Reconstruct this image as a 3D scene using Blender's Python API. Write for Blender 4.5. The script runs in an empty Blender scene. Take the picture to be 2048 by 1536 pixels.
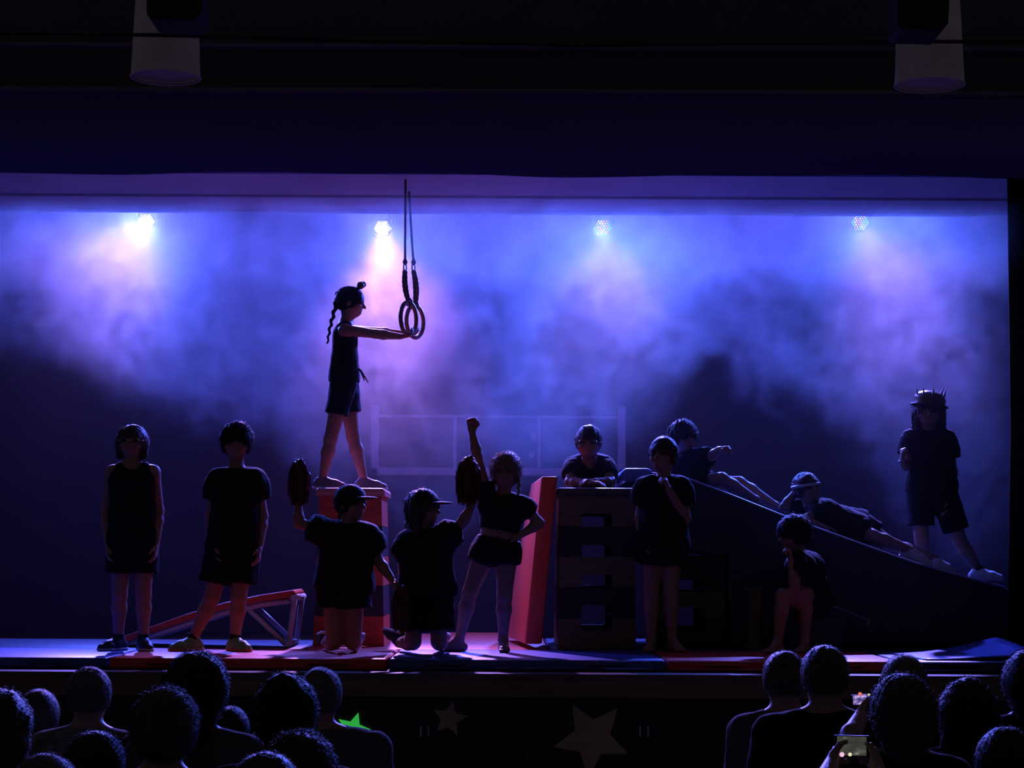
import bpy, bmesh, math, random
import numpy as np
from mathutils import Vector, Matrix, Euler

random.seed(7)
rng = np.random.default_rng(7)
PI = math.pi
sc = bpy.context.scene
C = sc.collection

# ------------------------------------------------------------------ camera
EYE = Vector((0.0, 0.0, 1.607))
PITCH = math.atan(342.0 / 4096.0)
CAM_M = Matrix.Translation(EYE) @ Matrix.Rotation(PI / 2 + PITCH, 4, 'X') @ Matrix.Rotation(math.radians(0.3), 4, 'Z')
cd = bpy.data.cameras.new('camera')
cd.sensor_width = 36.0
cd.lens = 72.0
cd.clip_end = 100
cam = bpy.data.objects.new('camera', cd)
cam.matrix_world = CAM_M
C.objects.link(cam)
sc.camera = cam

# ------------------------------------------------------------------ world, exposure, light paths
w = bpy.data.worlds.new('hall_ambience')
sc.world = w
w.use_nodes = True
w.node_tree.nodes['Background'].inputs[0].default_value = (0.80, 0.70, 1.0, 1)
w.node_tree.nodes['Background'].inputs[1].default_value = 0.025
sc.view_settings.view_transform = 'Standard'
sc.view_settings.look = 'None'
sc.view_settings.gamma = 1.0
sc.view_settings.use_curve_mapping = False
sc.view_settings.exposure = 0.0
sc.cycles.use_denoising = True
sc.cycles.max_bounces = 3
sc.cycles.diffuse_bounces = 2
sc.cycles.volume_bounces = 0
sc.cycles.volume_step_rate = 10
sc.cycles.use_adaptive_sampling = True
sc.cycles.adaptive_threshold = 0.045
sc.cycles.adaptive_min_samples = 16
sc.cycles.volume_max_steps = 256
sc.cycles.caustics_reflective = False
sc.cycles.caustics_refractive = False

# stage lamps: pixel, where the beam is heading, blue watts, violet watts, violet cone
BLUE = (0.10, 0.11, 1.0)
VIOLET = (0.80, 0.29, 1.0)
LAMPS = [  # px, py, aim px, aim py at y=11, wide blue W, blue W, violet W, white W
    (292, 443, -190, 1200, 1350, 1150, 800, 110),
    (765, 457, 850, 1640, 1100, 700, 1900, 150),
    (1205, 455, 1245, 1480, 1250, 2300, 650, 12),
    (1720, 445, 2120, 1400, 1100, 1750, 750, 12),
]


def P(px, py, Y):
    d = CAM_M.to_3x3() @ Vector(((px - 1024) / 4096.0, -(py - 768) / 4096.0, -1.0))
    return EYE + d * (Y / d.y)


def V(*a):
    return Vector(a)


# ------------------------------------------------------------------ materials
def mat(name, col, rough=0.6, bump=0.0, bscale=40.0, var=0.12, vscale=6.0, metal=0.0, sheen=0.0, spec=0.4, coat=0.0):
    m = bpy.data.materials.new(name)
    m.use_nodes = True
    nt = m.node_tree
    b = nt.nodes['Principled BSDF']
    b.inputs['Roughness'].default_value = rough
    b.inputs['Metallic'].default_value = metal
    b.inputs['Specular IOR Level'].default_value = spec
    if sheen:
        b.inputs['Sheen Weight'].default_value = sheen
    if coat:
        b.inputs['Coat Weight'].default_value = coat
    tc = nt.nodes.new('ShaderNodeTexCoord')
    n = nt.nodes.new('ShaderNodeTexNoise')
    n.inputs['Scale'].default_value = vscale
    n.inputs['Detail'].default_value = 4
    nt.links.new(tc.outputs['Object'], n.inputs['Vector'])
    r = nt.nodes.new('ShaderNodeValToRGB')
    r.color_ramp.elements[0].position = 0.3
    r.color_ramp.elements[1].position = 0.7
    r.color_ramp.elements[0].color = [max(0, c * (1 - var)) for c in col] + [1]
    r.color_ramp.elements[1].color = [min(1, c * (1 + var)) for c in col] + [1]
    nt.links.new(n.outputs['Fac'], r.inputs['Fac'])
    nt.links.new(r.outputs['Color'], b.inputs['Base Color'])
    if bump:
        n2 = nt.nodes.new('ShaderNodeTexNoise')
        n2.inputs['Scale'].default_value = bscale
        n2.inputs['Detail'].default_value = 3
        nt.links.new(tc.outputs['Object'], n2.inputs['Vector'])
        bp = nt.nodes.new('ShaderNodeBump')
        bp.inputs['Strength'].default_value = bump
        bp.inputs['Distance'].default_value = 0.01
        nt.links.new(n2.outputs['Fac'], bp.inputs['Height'])
        nt.links.new(bp.outputs['Normal'], b.inputs['Normal'])
    return m


def emat(name, col, strength):
    m = bpy.data.materials.new(name)
    m.use_nodes = True
    nt = m.node_tree
    nt.nodes.clear()
    e = nt.nodes.new('ShaderNodeEmission')
    e.inputs[0].default_value = (*col, 1)
    e.inputs[1].default_value = strength
    o = nt.nodes.new('ShaderNodeOutputMaterial')
    nt.links.new(e.outputs[0], o.inputs[0])
    m.cycles.emission_sampling = 'NONE'
    return m


def wood(name, col, rough=0.5):
    m = mat(name, col, rough, 0.15, 60, 0.25, 5)
    nt = m.node_tree
    mp = nt.nodes.new('ShaderNodeMapping')
    mp.inputs['Scale'].default_value = (1.0, 1.0, 9.0)
    n = [x for x in nt.nodes if x.type == 'TEX_NOISE'][0]
    tc = [x for x in nt.nodes if x.type == 'TEX_COORD'][0]
    nt.links.new(tc.outputs['Object'], mp.inputs[0])
    nt.links.new(mp.outputs[0], n.inputs['Vector'])
    return m


M = {
    'skin': mat('skin', (0.36, 0.20, 0.145), 0.5, 0.05, 120, 0.06, 14),
    'skin2': mat('skin_tan', (0.30, 0.18, 0.13), 0.5, 0.05, 120, 0.06, 14),
    'eye': mat('eye', (0.10, 0.08, 0.07), 0.15),
    'black': mat('black_cotton', (0.014, 0.013, 0.017), 0.85, 0.25, 90, 0.2, 12, spec=0.15),
    'black2': mat('black_jersey', (0.010, 0.010, 0.014), 0.8, 0.25, 60, 0.2, 12, spec=0.15),
    'navy': mat('navy_cotton', (0.016, 0.018, 0.035), 0.85, 0.25, 90, 0.2, 12, spec=0.15),
    'grey_cloth': mat('grey_cloth', (0.07, 0.06, 0.07), 0.9, 0.2, 70, 0.15, 10, spec=0.1),
    'dark_cloth': mat('dark_cloth', (0.010, 0.009, 0.012), 0.9, 0.2, 70, 0.2, 10, spec=0.1),
    'stripe_cloth': mat('striped_cloth', (0.14, 0.14, 0.13), 0.9, 0.2, 70, 0.5, 22, spec=0.1),
    'hair_brown': mat('hair_brown', (0.055, 0.036, 0.028), 0.5, 0.5, 160, 0.3, 60, spec=0.35),
    'hair_dark': mat('hair_dark', (0.012, 0.009, 0.009), 0.5, 0.5, 160, 0.3, 60, spec=0.2),
    'hair_fair': mat('hair_fair', (0.30, 0.20, 0.11), 0.45, 0.5, 160, 0.25, 60, spec=0.5),
    'hair_grey': mat('hair_grey', (0.11, 0.09, 0.085), 0.55, 0.5, 160, 0.25, 60, spec=0.2),
    'shoe_dark': mat('shoe_dark', (0.03, 0.03, 0.04), 0.5, 0.1, 80),
    'shoe_green': mat('shoe_green', (0.16, 0.42, 0.18), 0.5, 0.1, 80, 0.3, 20),
    'shoe_grey': mat('shoe_grey', (0.14, 0.13, 0.17), 0.55, 0.1, 80),
    'sole_white': mat('sole_white', (0.72, 0.70, 0.66), 0.5),
    'sole_orange': mat('sole_orange', (0.75, 0.34, 0.16), 0.5),
    'sock': mat('sock', (0.02, 0.02, 0.025), 0.9),
    'mat_red': mat('mat_red', (0.72, 0.085, 0.04), 0.45, 0.12, 25, 0.08, 3, spec=0.35),
    'mat_blue': mat('mat_blue', (0.055, 0.085, 0.34), 0.40, 0.12, 25, 0.08, 3, spec=0.5),
    'mat_navy': mat('mat_navy', (0.018, 0.024, 0.075), 0.45, 0.12, 25, 0.08, 3, spec=0.45),
    'mat_navy_lit': mat('mat_navy_lit', (0.12, 0.25, 0.75), 0.45, 0.1, 25, 0.08, 3),  # paler copy of the navy mat, standing for its lit corner
    'piping': mat('piping', (0.30, 0.32, 0.50), 0.35),
    'vault_red': wood('vault_red', (0.55, 0.085, 0.035)),
    'vault_dark': wood('vault_dark', (0.030, 0.020, 0.022)),
    'vault_olive': wood('vault_olive', (0.16, 0.115, 0.055)),
    'leather_light': mat('leather_light', (0.62, 0.26, 0.22), 0.4, 0.1, 40, 0.1, 5),
    'leather_dark': mat('leather_dark', (0.085, 0.055, 0.05), 0.35, 0.1, 40, 0.1, 5),
    'steel': mat('steel', (0.55, 0.55, 0.58), 0.3, metal=0.9),
    'white_paint': mat('white_paint', (0.70, 0.68, 0.66), 0.4),
    'floor': wood('stage_boards', (0.11, 0.075, 0.055), 0.3),
    'fascia': wood('fascia_wood', (0.16, 0.115, 0.055), 0.5),
    'stage_front': mat('stage_front_black', (0.028, 0.026, 0.027), 0.7),
    'hall_floor': mat('hall_floor', (0.09, 0.07, 0.055), 0.4),
    'wall_back': mat('wall_back', (0.105, 0.085, 0.10), 0.85, 0.1, 20, 0.06, 2),
    'wall_dark': mat('wall_dark', (0.05, 0.05, 0.07), 0.9),
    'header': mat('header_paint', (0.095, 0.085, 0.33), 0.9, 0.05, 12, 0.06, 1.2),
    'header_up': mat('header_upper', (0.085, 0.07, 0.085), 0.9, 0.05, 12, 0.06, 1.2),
    'soffit': mat('soffit_paint', (0.55, 0.54, 0.70), 0.9, 0.05, 12, 0.08, 2),
    'trim': mat('trim_paint', (0.16, 0.13, 0.17), 0.8),
    'curtain': mat('curtain_black', (0.006, 0.006, 0.009), 0.95, 0.1, 50, spec=0.1),
    'window_frame': mat('window_frame', (0.70, 0.68, 0.74), 0.5),
    'pane': mat('window_pane', (0.15, 0.13, 0.17), 0.15),
    'star_olive': mat('star_card', (0.44, 0.36, 0.21), 0.8),
    'star_small': mat('star_paper', (0.75, 0.72, 0.80), 0.8),
    'shade': mat('lamp_shade', (0.85, 0.74, 0.72), 0.8),
    'shade_in': mat('lamp_diffuser', (0.85, 0.68, 0.85), 0.6),
    'housing': mat('lamp_housing', (0.012, 0.012, 0.014), 0.5),
    'rope': mat('rope', (0.15, 0.09, 0.06), 0.9, 0.4, 120),
    'ring_wood': wood('ring_wood', (0.26, 0.13, 0.07), 0.45),
    'pom': mat('pom_foil', (0.13, 0.010, 0.022), 0.22, metal=0.5, var=0.3, vscale=30),
    'crown': mat('crown_foil', (0.13, 0.11, 0.07), 0.4, metal=0.7),
    'cap': mat('cap_cloth', (0.02, 0.02, 0.025), 0.8, 0.2, 90),
    'phone': mat('phone_body', (0.01, 0.01, 0.012), 0.3),
    'glass_rim': mat('glasses_rim', (0.55, 0.5, 0.3), 0.25, metal=0.9),
    'box_dark': mat('fixture_black', (0.012, 0.012, 0.016), 0.7),
}


# ------------------------------------------------------------------ object helpers
def tag(o, label=None, cat=None, group=None, kind=None):
    if label: o['label'] = label
    if cat: o['category'] = cat
    if group: o['group'] = group
    if kind: o['kind'] = kind
    return o


def link(name, me, m=None, parent=None):
    o = bpy.data.objects.new(name, me)
    C.objects.link(o)
    if m is not None:
        me.materials.clear()
        me.materials.append(M[m] if isinstance(m, str) else m)
    if parent is not None:
        o.parent = parent
        o.matrix_parent_inverse = parent.matrix_world.inverted()
    return o


def empty(name, loc):
    o = bpy.data.objects.new(name, None)
    o.empty_display_size = 0.1
    o.location = loc
    o.matrix_world = Matrix.Translation(loc)
    C.objects.link(o)
    return o


def obj(name, bm, m=None, parent=None, smooth=False):
    me = bpy.data.meshes.new(name)
    bmesh.ops.recalc_face_normals(bm, faces=bm.faces)
    bm.to_mesh(me)
    bm.free()
    if smooth:
        me.polygons.foreach_set('use_smooth', [True] * len(me.polygons))
    return link(name, me, m, parent)


def add_box(bm, c, size, rot=None, bevel=0.0, seg=2):
    r = bmesh.ops.create_cube(bm, size=1.0)
    vs = r['verts']
    mt = Matrix.Translation(c) @ (rot.to_4x4() if rot else Matrix.Identity(4)) @ Matrix.Diagonal((*size, 1))
    bmesh.ops.transform(bm, matrix=mt, verts=vs)
    if bevel:
        es = list({e for v in vs for e in v.link_edges})
        bmesh.ops.bevel(bm, geom=es, offset=bevel, segments=seg, profile=0.5, affect='EDGES')
    return bm


def boxbm(c, size, rot=None, bevel=0.0, seg=2):
    return add_box(bmesh.new(), c, size, rot, bevel, seg)


def add_tube(bm, pts, r, n=10, closed=False, flat=None):
    pts = [Vector(p) for p in pts]
    N = len(pts)
    rs = r if isinstance(r, (list, tuple)) else [r] * N
    rings = []
    up = V(0, 0, 1)
    prev = None
    for i, p in enumerate(pts):
        if closed:
            t = (pts[(i + 1) % N] - pts[i - 1])
        else:
            t = pts[min(i + 1, N - 1)] - pts[max(i - 1, 0)]
        t.normalize()
        if prev is None:
            a = t.orthogonal() if abs(t.dot(up)) > 0.95 else t.cross(up)
        else:
            a = prev - t * prev.dot(t)
        a.normalize()
        prev = a
        b = t.cross(a)
        rings.append([bm.verts.new(p + (a * math.cos(2 * PI * k / n) + b * math.sin(2 * PI * k / n) * (flat or 1.0)) * rs[i]) for k in range(n)])
    last = N if closed else N - 1
    for i in range(last):
        A, B = rings[i], rings[(i + 1) % N]
        for k in range(n):
            bm.faces.new((A[k], A[(k + 1) % n], B[(k + 1) % n], B[k]))
    if not closed:
        bm.faces.new(rings[0][::-1])
        bm.faces.new(rings[-1])
    return bm


def tubebm(pts, r, n=10, closed=False, flat=None):
    return add_tube(bmesh.new(), pts, r, n, closed, flat)


def prism(poly, d, bevel=0.0):
    """poly: list of Vectors (planar), extruded by vector d"""
    bm = bmesh.new()
    vs = [bm.verts.new(p) for p in poly]
    f = bm.faces.new(vs)
    r = bmesh.ops.extrude_face_region(bm, geom=[f])
    bmesh.ops.translate(bm, vec=d, verts=[g for g in r['geom'] if isinstance(g, bmesh.types.BMVert)])
    if bevel:
        bmesh.ops.bevel(bm, geom=bm.edges[:], offset=bevel, segments=2, profile=0.5, affect='EDGES')
    return bm


def lathe(profile, n=32, origin=V(0, 0, 0), caps=True):
    bm = bmesh.new()
    rings = []
    for (r, z) in profile:
        rings.append([bm.verts.new(origin + V(r * math.cos(2 * PI * k / n), r * math.sin(2 * PI * k / n), z)) for k in range(n)])
    for A, B in zip(rings, rings[1:]):
        for k in range(n):
            bm.faces.new((A[k], A[(k + 1) % n], B[(k + 1) % n], B[k]))
    if caps:
        bm.faces.new(rings[0][::-1])
        bm.faces.new(rings[-1])
    return bm


def star_poly(c, r, inner=0.45, rot=0.0, n=5):
    out = []
    for i in range(2 * n):
        a = rot + PI / 2 + i * PI / n
        q = r if i % 2 == 0 else r * inner
        out.append(V(c.x + q * math.cos(a), c.y, c.z + q * math.sin(a)))
    return out


def aim_rot(d):
    """matrix whose +Z is d"""
    d = Vector(d).normalized()
    return d.to_track_quat('Z', 'Y').to_matrix()


# ------------------------------------------------------------------ signed-distance bodies
class SDF:
    def __init__(self, h):
        self.h = h
        self.p = []

    def _add(self, fn, lo, hi, k, op='add'):
        self.p.append((fn, np.array(lo, float), np.array(hi, float), k, op))

    def cone(self, a, b, r1, r2, k=0.02, flat=None):
        a = np.array(a, float); b = np.array(b, float)
        ba = b - a; L2 = max(float(ba @ ba), 1e-12)
        rm = max(r1, r2)
        if flat:
            n = np.array(flat[0], float); n /= np.linalg.norm(n); fl = flat[1]

        def fn(X, Y, Z):
            px, py, pz = X - a[0], Y - a[1], Z - a[2]
            t = np.clip((px * ba[0] + py * ba[1] + pz * ba[2]) / L2, 0, 1)
            qx, qy, qz = px - t * ba[0], py - t * ba[1], pz - t * ba[2]
            if flat:
                dn = (qx * n[0] + qy * n[1] + qz * n[2]) * (fl - 1)
                qx = qx + dn * n[0]; qy = qy + dn * n[1]; qz = qz + dn * n[2]
            return np.sqrt(qx * qx + qy * qy + qz * qz) - (r1 + (r2 - r1) * t)
        m = rm / (min(1.0, flat[1]) if flat else 1.0)
        self._add(fn, np.minimum(a, b) - m, np.maximum(a, b) + m, k)

    def tubec(self, a, b, r1, r2, k=0.02, flat=None):
        """flat-ended cone"""
        a = np.array(a, float); b = np.array(b, float)
        ba = b - a; L = math.sqrt(max(float(ba @ ba), 1e-12)); u = ba / L
        rm = max(r1, r2)
        if flat:
            n = np.array(flat[0], float); n = n - u * (n @ u); n /= np.linalg.norm(n); fl = flat[1]

        def fn(X, Y, Z):
            px, py, pz = X - a[0], Y - a[1], Z - a[2]
            t = px * u[0] + py * u[1] + pz * u[2]
            qx, qy, qz = px - t * u[0], py - t * u[1], pz - t * u[2]
            if flat:
                dn = (qx * n[0] + qy * n[1] + qz * n[2]) * (fl - 1)
                qx = qx + dn * n[0]; qy = qy + dn * n[1]; qz = qz + dn * n[2]
            rr = np.sqrt(qx * qx + qy * qy + qz * qz) - (r1 + (r2 - r1) * np.clip(t / L, 0, 1))
            return np.maximum(rr, np.maximum(t - L, -t))
        m = rm / (min(1.0, flat[1]) if flat else 1.0)
        self._add(fn, np.minimum(a, b) - m, np.maximum(a, b) + m, k)

    def ell(self, c, rad, axes=None, k=0.02, op='add'):
        c = np.array(c, float); rad = np.array(rad, float)
        ax = np.array([list(v) for v in axes], float) if axes is not None else np.eye(3)

        def fn(X, Y, Z):
            px, py, pz = X - c[0], Y - c[1], Z - c[2]
            k0 = 0; k1 = 0
            for i in range(3):
                q = px * ax[i][0] + py * ax[i][1] + pz * ax[i][2]
                k0 = k0 + (q / rad[i]) ** 2
                k1 = k1 + (q / rad[i] ** 2) ** 2
            k0 = np.sqrt(k0); k1 = np.sqrt(k1) + 1e-9
            return k0 * (k0 - 1.0) / k1
        ext = np.sqrt(((ax * rad[:, None]) ** 2).sum(0))
        self._add(fn, c - ext, c + ext, k, op)

    def cut(self, p0, n, k=0.004):
        """remove everything on the side n points to"""
        p0 = np.array(p0, float); n = np.array(n, float); n /= np.linalg.norm(n)

        def fn(X, Y, Z):
            return (X - p0[0]) * n[0] + (Y - p0[1]) * n[1] + (Z - p0[2]) * n[2]
        self._add(fn, [0] * 3, [0] * 3, k, 'cut')

    def noise(self, amp, freq, stretch=(1, 1, 1), seed=0):
        r = np.random.default_rng(seed + 11)
        ks = [(r.normal(size=3) * freq * np.array(stretch) * (1 + 0.7 * i), r.uniform(0, 6.28)) for i in range(6)]

        def fn(X, Y, Z):
            s = 0
            for i, (kv, ph) in enumerate(ks):
                s = s + np.sin(X * kv[0] + Y * kv[1] + Z * kv[2] + ph) / (1 + 0.4 * i)
            return s * amp / 2.5
        self._add(fn, [0] * 3, [0] * 3, 0, 'noise')

    def mesh(self, name):
        h = self.h
        adds = [q for q in self.p if q[4] == 'add']
        lo = np.min([q[1] for q in adds], axis=0) - 4 * h
        hi = np.max([q[2] for q in adds], axis=0) + 4 * h
        n = np.ceil((hi - lo) / h).astype(int) + 1
        ax = [(lo[i] + h * np.arange(n[i])).astype(np.float32) for i in range(3)]
        g = np.full(n, 0.25, np.float32)
        for fn, l, u, k, op in self.p:
            if op in ('cut', 'noise'):
                d = fn(ax[0][:, None, None], ax[1][None, :, None], ax[2][None, None, :]).astype(np.float32)
                g = np.maximum(g, d) if op == 'cut' else g + d
                continue
            m = max(3 * h, k + 2 * h)
            i0 = np.maximum(((l - m - lo) / h).astype(int), 0)
            i1 = np.minimum(((u + m - lo) / h).astype(int) + 2, n)
            if np.any(i1 <= i0):
                continue
            s = tuple(slice(a, b) for a, b in zip(i0, i1))
            d = fn(ax[0][s[0]][:, None, None], ax[1][s[1]][None, :, None], ax[2][s[2]][None, None, :]).astype(np.float32)
            o = g[s]
            if op == 'sub':
                hh = np.maximum(k - np.abs(o + d), 0) / max(k, 1e-6)
                g[s] = np.maximum(o, -d) + hh * hh * k * 0.25
            else:
                hh = np.maximum(k - np.abs(o - d), 0) / max(k, 1e-6)
                g[s] = np.minimum(o, d) - hh * hh * k * 0.25
        return surface_nets(name, g, lo, h)


CORN = [(0, 0, 0), (1, 0, 0), (0, 1, 0), (1, 1, 0), (0, 0, 1), (1, 0, 1), (0, 1, 1), (1, 1, 1)]
EDG = [(a, b) for a in range(8) for b in range(a + 1, 8) if sum(abs(x - y) for x, y in zip(CORN[a], CORN[b])) == 1]


def surface_nets(name, g, lo, h):
    g[0] = g[-1] = 1; g[:, 0] = g[:, -1] = 1; g[:, :, 0] = g[:, :, -1] = 1
    ins = g < 0
    nx, ny, nz = g.shape
    cnt = np.zeros((nx - 1, ny - 1, nz - 1), np.int8)
    for c in CORN:
        cnt += ins[c[0]:nx - 1 + c[0], c[1]:ny - 1 + c[1], c[2]:nz - 1 + c[2]]
    act = np.argwhere((cnt > 0) & (cnt < 8))
    vid = np.full(cnt.shape, -1, np.int32)
    vid[act[:, 0], act[:, 1], act[:, 2]] = np.arange(len(act))
    vals = np.stack([g[act[:, 0] + c[0], act[:, 1] + c[1], act[:, 2] + c[2]] for c in CORN], 1)
    pos = np.zeros((len(act), 3)); num = np.zeros(len(act))
    cor = np.array(CORN, float)
    for a, b in EDG:
        va, vb = vals[:, a], vals[:, b]
        m = (va < 0) != (vb < 0)
        t = np.where(m, va / np.where(m, va - vb, 1), 0)
        pos += np.where(m[:, None], cor[a] + t[:, None] * (cor[b] - cor[a]), 0)
        num += m
    verts = (act + pos / num[:, None]) * h + lo
    quads = []
    for axis in range(3):
        sl0 = [slice(None)] * 3; sl1 = [slice(None)] * 3
        sl0[axis] = slice(0, -1); sl1[axis] = slice(1, None)
        A = ins[tuple(sl0)]; B = ins[tuple(sl1)]
        e = np.argwhere(A != B)
        fl = A[e[:, 0], e[:, 1], e[:, 2]]
        u, v = (axis + 1) % 3, (axis + 2) % 3
        ok = (e[:, u] > 0) & (e[:, v] > 0) & (e[:, u] < g.shape[u] - 1) & (e[:, v] < g.shape[v] - 1)
        e = e[ok]; fl = fl[ok]

        def cell(du, dv):
            q = e.copy(); q[:, u] -= du; q[:, v] -= dv
            return vid[q[:, 0], q[:, 1], q[:, 2]]
        q = np.stack([cell(1, 1), cell(0, 1), cell(0, 0), cell(1, 0)], 1)
        q[~fl] = q[~fl][:, ::-1]
        quads.append(q)
    quads = np.concatenate(quads)
    me = bpy.data.meshes.new(name)
    me.vertices.add(len(verts)); me.vertices.foreach_set('co', verts.astype(np.float32).ravel())
    me.loops.add(4 * len(quads)); me.loops.foreach_set('vertex_index', quads.astype(np.int32).ravel())
    me.polygons.add(len(quads)); me.polygons.foreach_set('loop_start', np.arange(0, 4 * len(quads), 4, dtype=np.int32))
    me.polygons.foreach_set('use_smooth', np.ones(len(quads), bool))
    me.update(calc_edges=True)
    me.validate()
    return me


# ================================================================== STRUCTURE
ST = 0.90        # stage floor height
MT = 0.97        # top of the mats
LIP = 12.32      # front edge of the stage


def struct(name, bm, m, parent=None):
    o = obj(name, bm, m, parent)
    if parent is None:
        o['kind'] = 'structure'
    return o


struct('floor', boxbm(V(0, 6, -0.05), (14, 14, 0.1)), 'hall_floor')
stage = struct('floor_stage', boxbm(V(0, (LIP + 18.6) / 2, ST - 0.02), (11, 18.6 - LIP, 0.04)), 'floor')
# fascia band and the dark cupboard front of the platform
obj('fascia_board', boxbm(V(0, LIP + 0.03, ST - 0.09), (11, 0.06, 0.10), bevel=0.004), 'fascia', stage)
xs = [-5.5, -3.95, -2.62, -1.28, 0.08, 1.42, 2.76, 4.1, 5.5]
for a, b in zip(xs, xs[1:]):
    pn = obj('front_panel', boxbm(V((a + b) / 2, LIP + 0.09, (ST - 0.14) / 2), (b - a - 0.006, 0.05, ST - 0.14), bevel=0.004), 'stage_front', stage)
obj('backing_board', boxbm(V(0, LIP + 0.14, (ST - 0.05) / 2), (11, 0.03, ST - 0.06)), 'stage_front', stage)  # unseen board added to stop outside light showing through the panel gaps
for px in (842, 857, 1280, 1296):
    c = P(px, 1462, LIP + 0.05)
    obj('handle', tubebm([c + V(0, 0.015, 0.035), c + V(0, -0.012, 0.03), c + V(0, -0.012, -0.03), c + V(0, 0.015, -0.035)], 0.005, 8), 'steel', stage)

struct('wall_back', boxbm(V(0, 18.65, 2.9), (11, 0.1, 4.6)), 'wall_back')
struct('wall_left', boxbm(V(-5.35, 16.3, 2.9), (0.1, 4.8, 4.6)), 'wall_dark')
struct('wall_right', boxbm(V(5.35, 16.3, 2.9), (0.1, 4.8, 4.6)), 'wall_dark')
struct('ceiling', boxbm(V(0, 17.1, 5.15), (11, 3.1, 0.1)), 'wall_dark')
SZ = P(1024, 347, 14.0).z
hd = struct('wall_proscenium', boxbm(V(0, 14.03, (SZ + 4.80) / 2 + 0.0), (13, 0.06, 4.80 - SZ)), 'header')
struct('trim_1', boxbm(V(0, 13.99, 4.805), (13, 0.12, 0.03), bevel=0.005), 'trim')
struct('trim_2', boxbm(V(0, 13.97, 5.11), (13, 0.14, 0.02), bevel=0.004), 'trim')
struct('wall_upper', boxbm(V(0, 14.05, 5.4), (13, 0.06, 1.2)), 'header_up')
# soffit behind the header: two lengths with a step between
struct('ceiling_soffit', boxbm(V(0, 14.52, SZ + 0.06), (11, 0.98, 0.08)), 'soffit')
struct('ceiling_soffit_rear', boxbm(V(0, 15.36, SZ + 0.07), (11, 0.68, 0.08)), 'soffit')
struct('trim_3', boxbm(V(0, 15.02, SZ + 0.03), (11, 0.03, 0.06), bevel=0.004), 'soffit')
struct('trim_4', boxbm(V(0, 15.71, SZ + 0.05), (11, 0.03, 0.10), bevel=0.004), 'soffit')
# a shallow sagging fabric valance along the header edge
bm = bmesh.new()
pv = None
for i in range(141):
    x = -6.5 + 13 * i / 140
    z = SZ - 0.012 - 0.010 * math.sin(x * 1.7 + 0.8) - 0.006 * math.sin(x * 4.1)
    y = 13.985 + 0.004 * math.sin(x * 9)
    q = [bm.verts.new((x, y, 4.72)), bm.verts.new((x, y, z)), bm.verts.new((x, y + 0.012, z)), bm.verts.new((x, y + 0.012, 4.72))]
    if pv:
        for k in range(4):
            bm.faces.new((pv[k], pv[(k + 1) % 4], q[(k + 1) % 4], q[k]))
    pv = q
va = obj('valance', bm, 'header', None, True)
tag(va, 'dark blue cloth valance hanging along the top of the stage opening', 'curtain')

# back-wall window with white frame
WY = 18.58
x0, x1 = P(750, 900, WY).x, P(1243, 900, WY).x
zb, zt, zm = P(1000, 944, WY).z, P(1000, 834, WY).z, P(1000, 834, WY).z
win = struct('window_1', boxbm(V((x0 + x1) / 2, WY + 0.01, (zb + zt) / 2), (x1 - x0, 0.02, zt - zb)), 'pane')
fw = 0.075
for nm, c, s in (('window_frame', V((x0 + x1) / 2, WY - 0.02, zb), (x1 - x0 + fw, 0.06, fw)),
                 ('window_frame', V(x0, WY - 0.02, (zb + zt) / 2 + .03), (fw, 0.06, zt - zb + fw + .06)),
                 ('window_frame', V(x1, WY - 0.02, (zb + zt) / 2 + .03), (fw, 0.06, zt - zb + fw + .06)),
                 ('transom', V((x0 + x1) / 2, WY - 0.02, zm), (x1 - x0, 0.05, 0.03))):
    obj(nm, boxbm(c, s, bevel=0.012), 'window_frame', win)
for px in (910, 1078):
    x = P(px, 890, WY).x
    obj('mullion', boxbm(V(x, WY - 0.02, (zb + zm) / 2), (0.032, 0.05, zm - zb), bevel=0.005), 'window_frame', win)
for i, (px, py, r) in enumerate(((1066, 872, 0.045), (1063, 911, 0.04))):
    c = P(px, py, WY - 0.004)
    s = obj('paper_star', prism(star_poly(c, r, 0.5, 0.2 * i), V(0, -0.003, 0)), 'star_small')
    tag(s, ['small paper star high on the window pane beside the right mullion', 'small paper star low on the window pane beside the right mullion'][i], 'star', 'paper stars on the back window')

# black leg curtain at the right edge
bm = bmesh.new()
xc = P(2012, 900, 13.9).x
rows = []
for j in range(25):
    t = j / 24
    z = SZ - 0.02 + (MT + 0.006 - SZ + 0.02) * t
    flare = 0.05 - 0.10 * max(0, t - 0.55) * (1 if t < 0.96 else 0.9)
    row = []
    for i in range(61):
        u = i / 60
        row.append((xc + flare + u * 1.7, 13.95 + 0.05 * math.sin(u * 42 + 0.4 * t) * (0.5 + 0.6 * t) + 0.02 * math.sin(u * 17), z))
    rows.append(row)
fr = [[bm.verts.new(p) for p in r] for r in rows]
bk = [[bm.verts.new((p[0], p[1] + 0.012, p[2])) for p in r] for r in rows]
for G in (fr, bk):
    for j in range(24):
        for i in range(60):
            bm.faces.new((G[j][i], G[j][i + 1], G[j + 1][i + 1], G[j + 1][i]))
for j in range(24):
    bm.faces.new((fr[j][0], fr[j + 1][0], bk[j + 1][0], bk[j][0]))
    bm.faces.new((fr[j][60], fr[j + 1][60], bk[j + 1][60], bk[j][60]))
for i in range(60):
    bm.faces.new((fr[24][i], fr[24][i + 1], bk[24][i + 1], bk[24][i]))
    bm.faces.new((fr[0][i], fr[0][i + 1], bk[0][i + 1], bk[0][i]))
tag(obj('stage_curtain', bm, 'curtain', None, True), 'black pleated wing curtain at the right edge of the stage', 'curtain')

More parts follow.
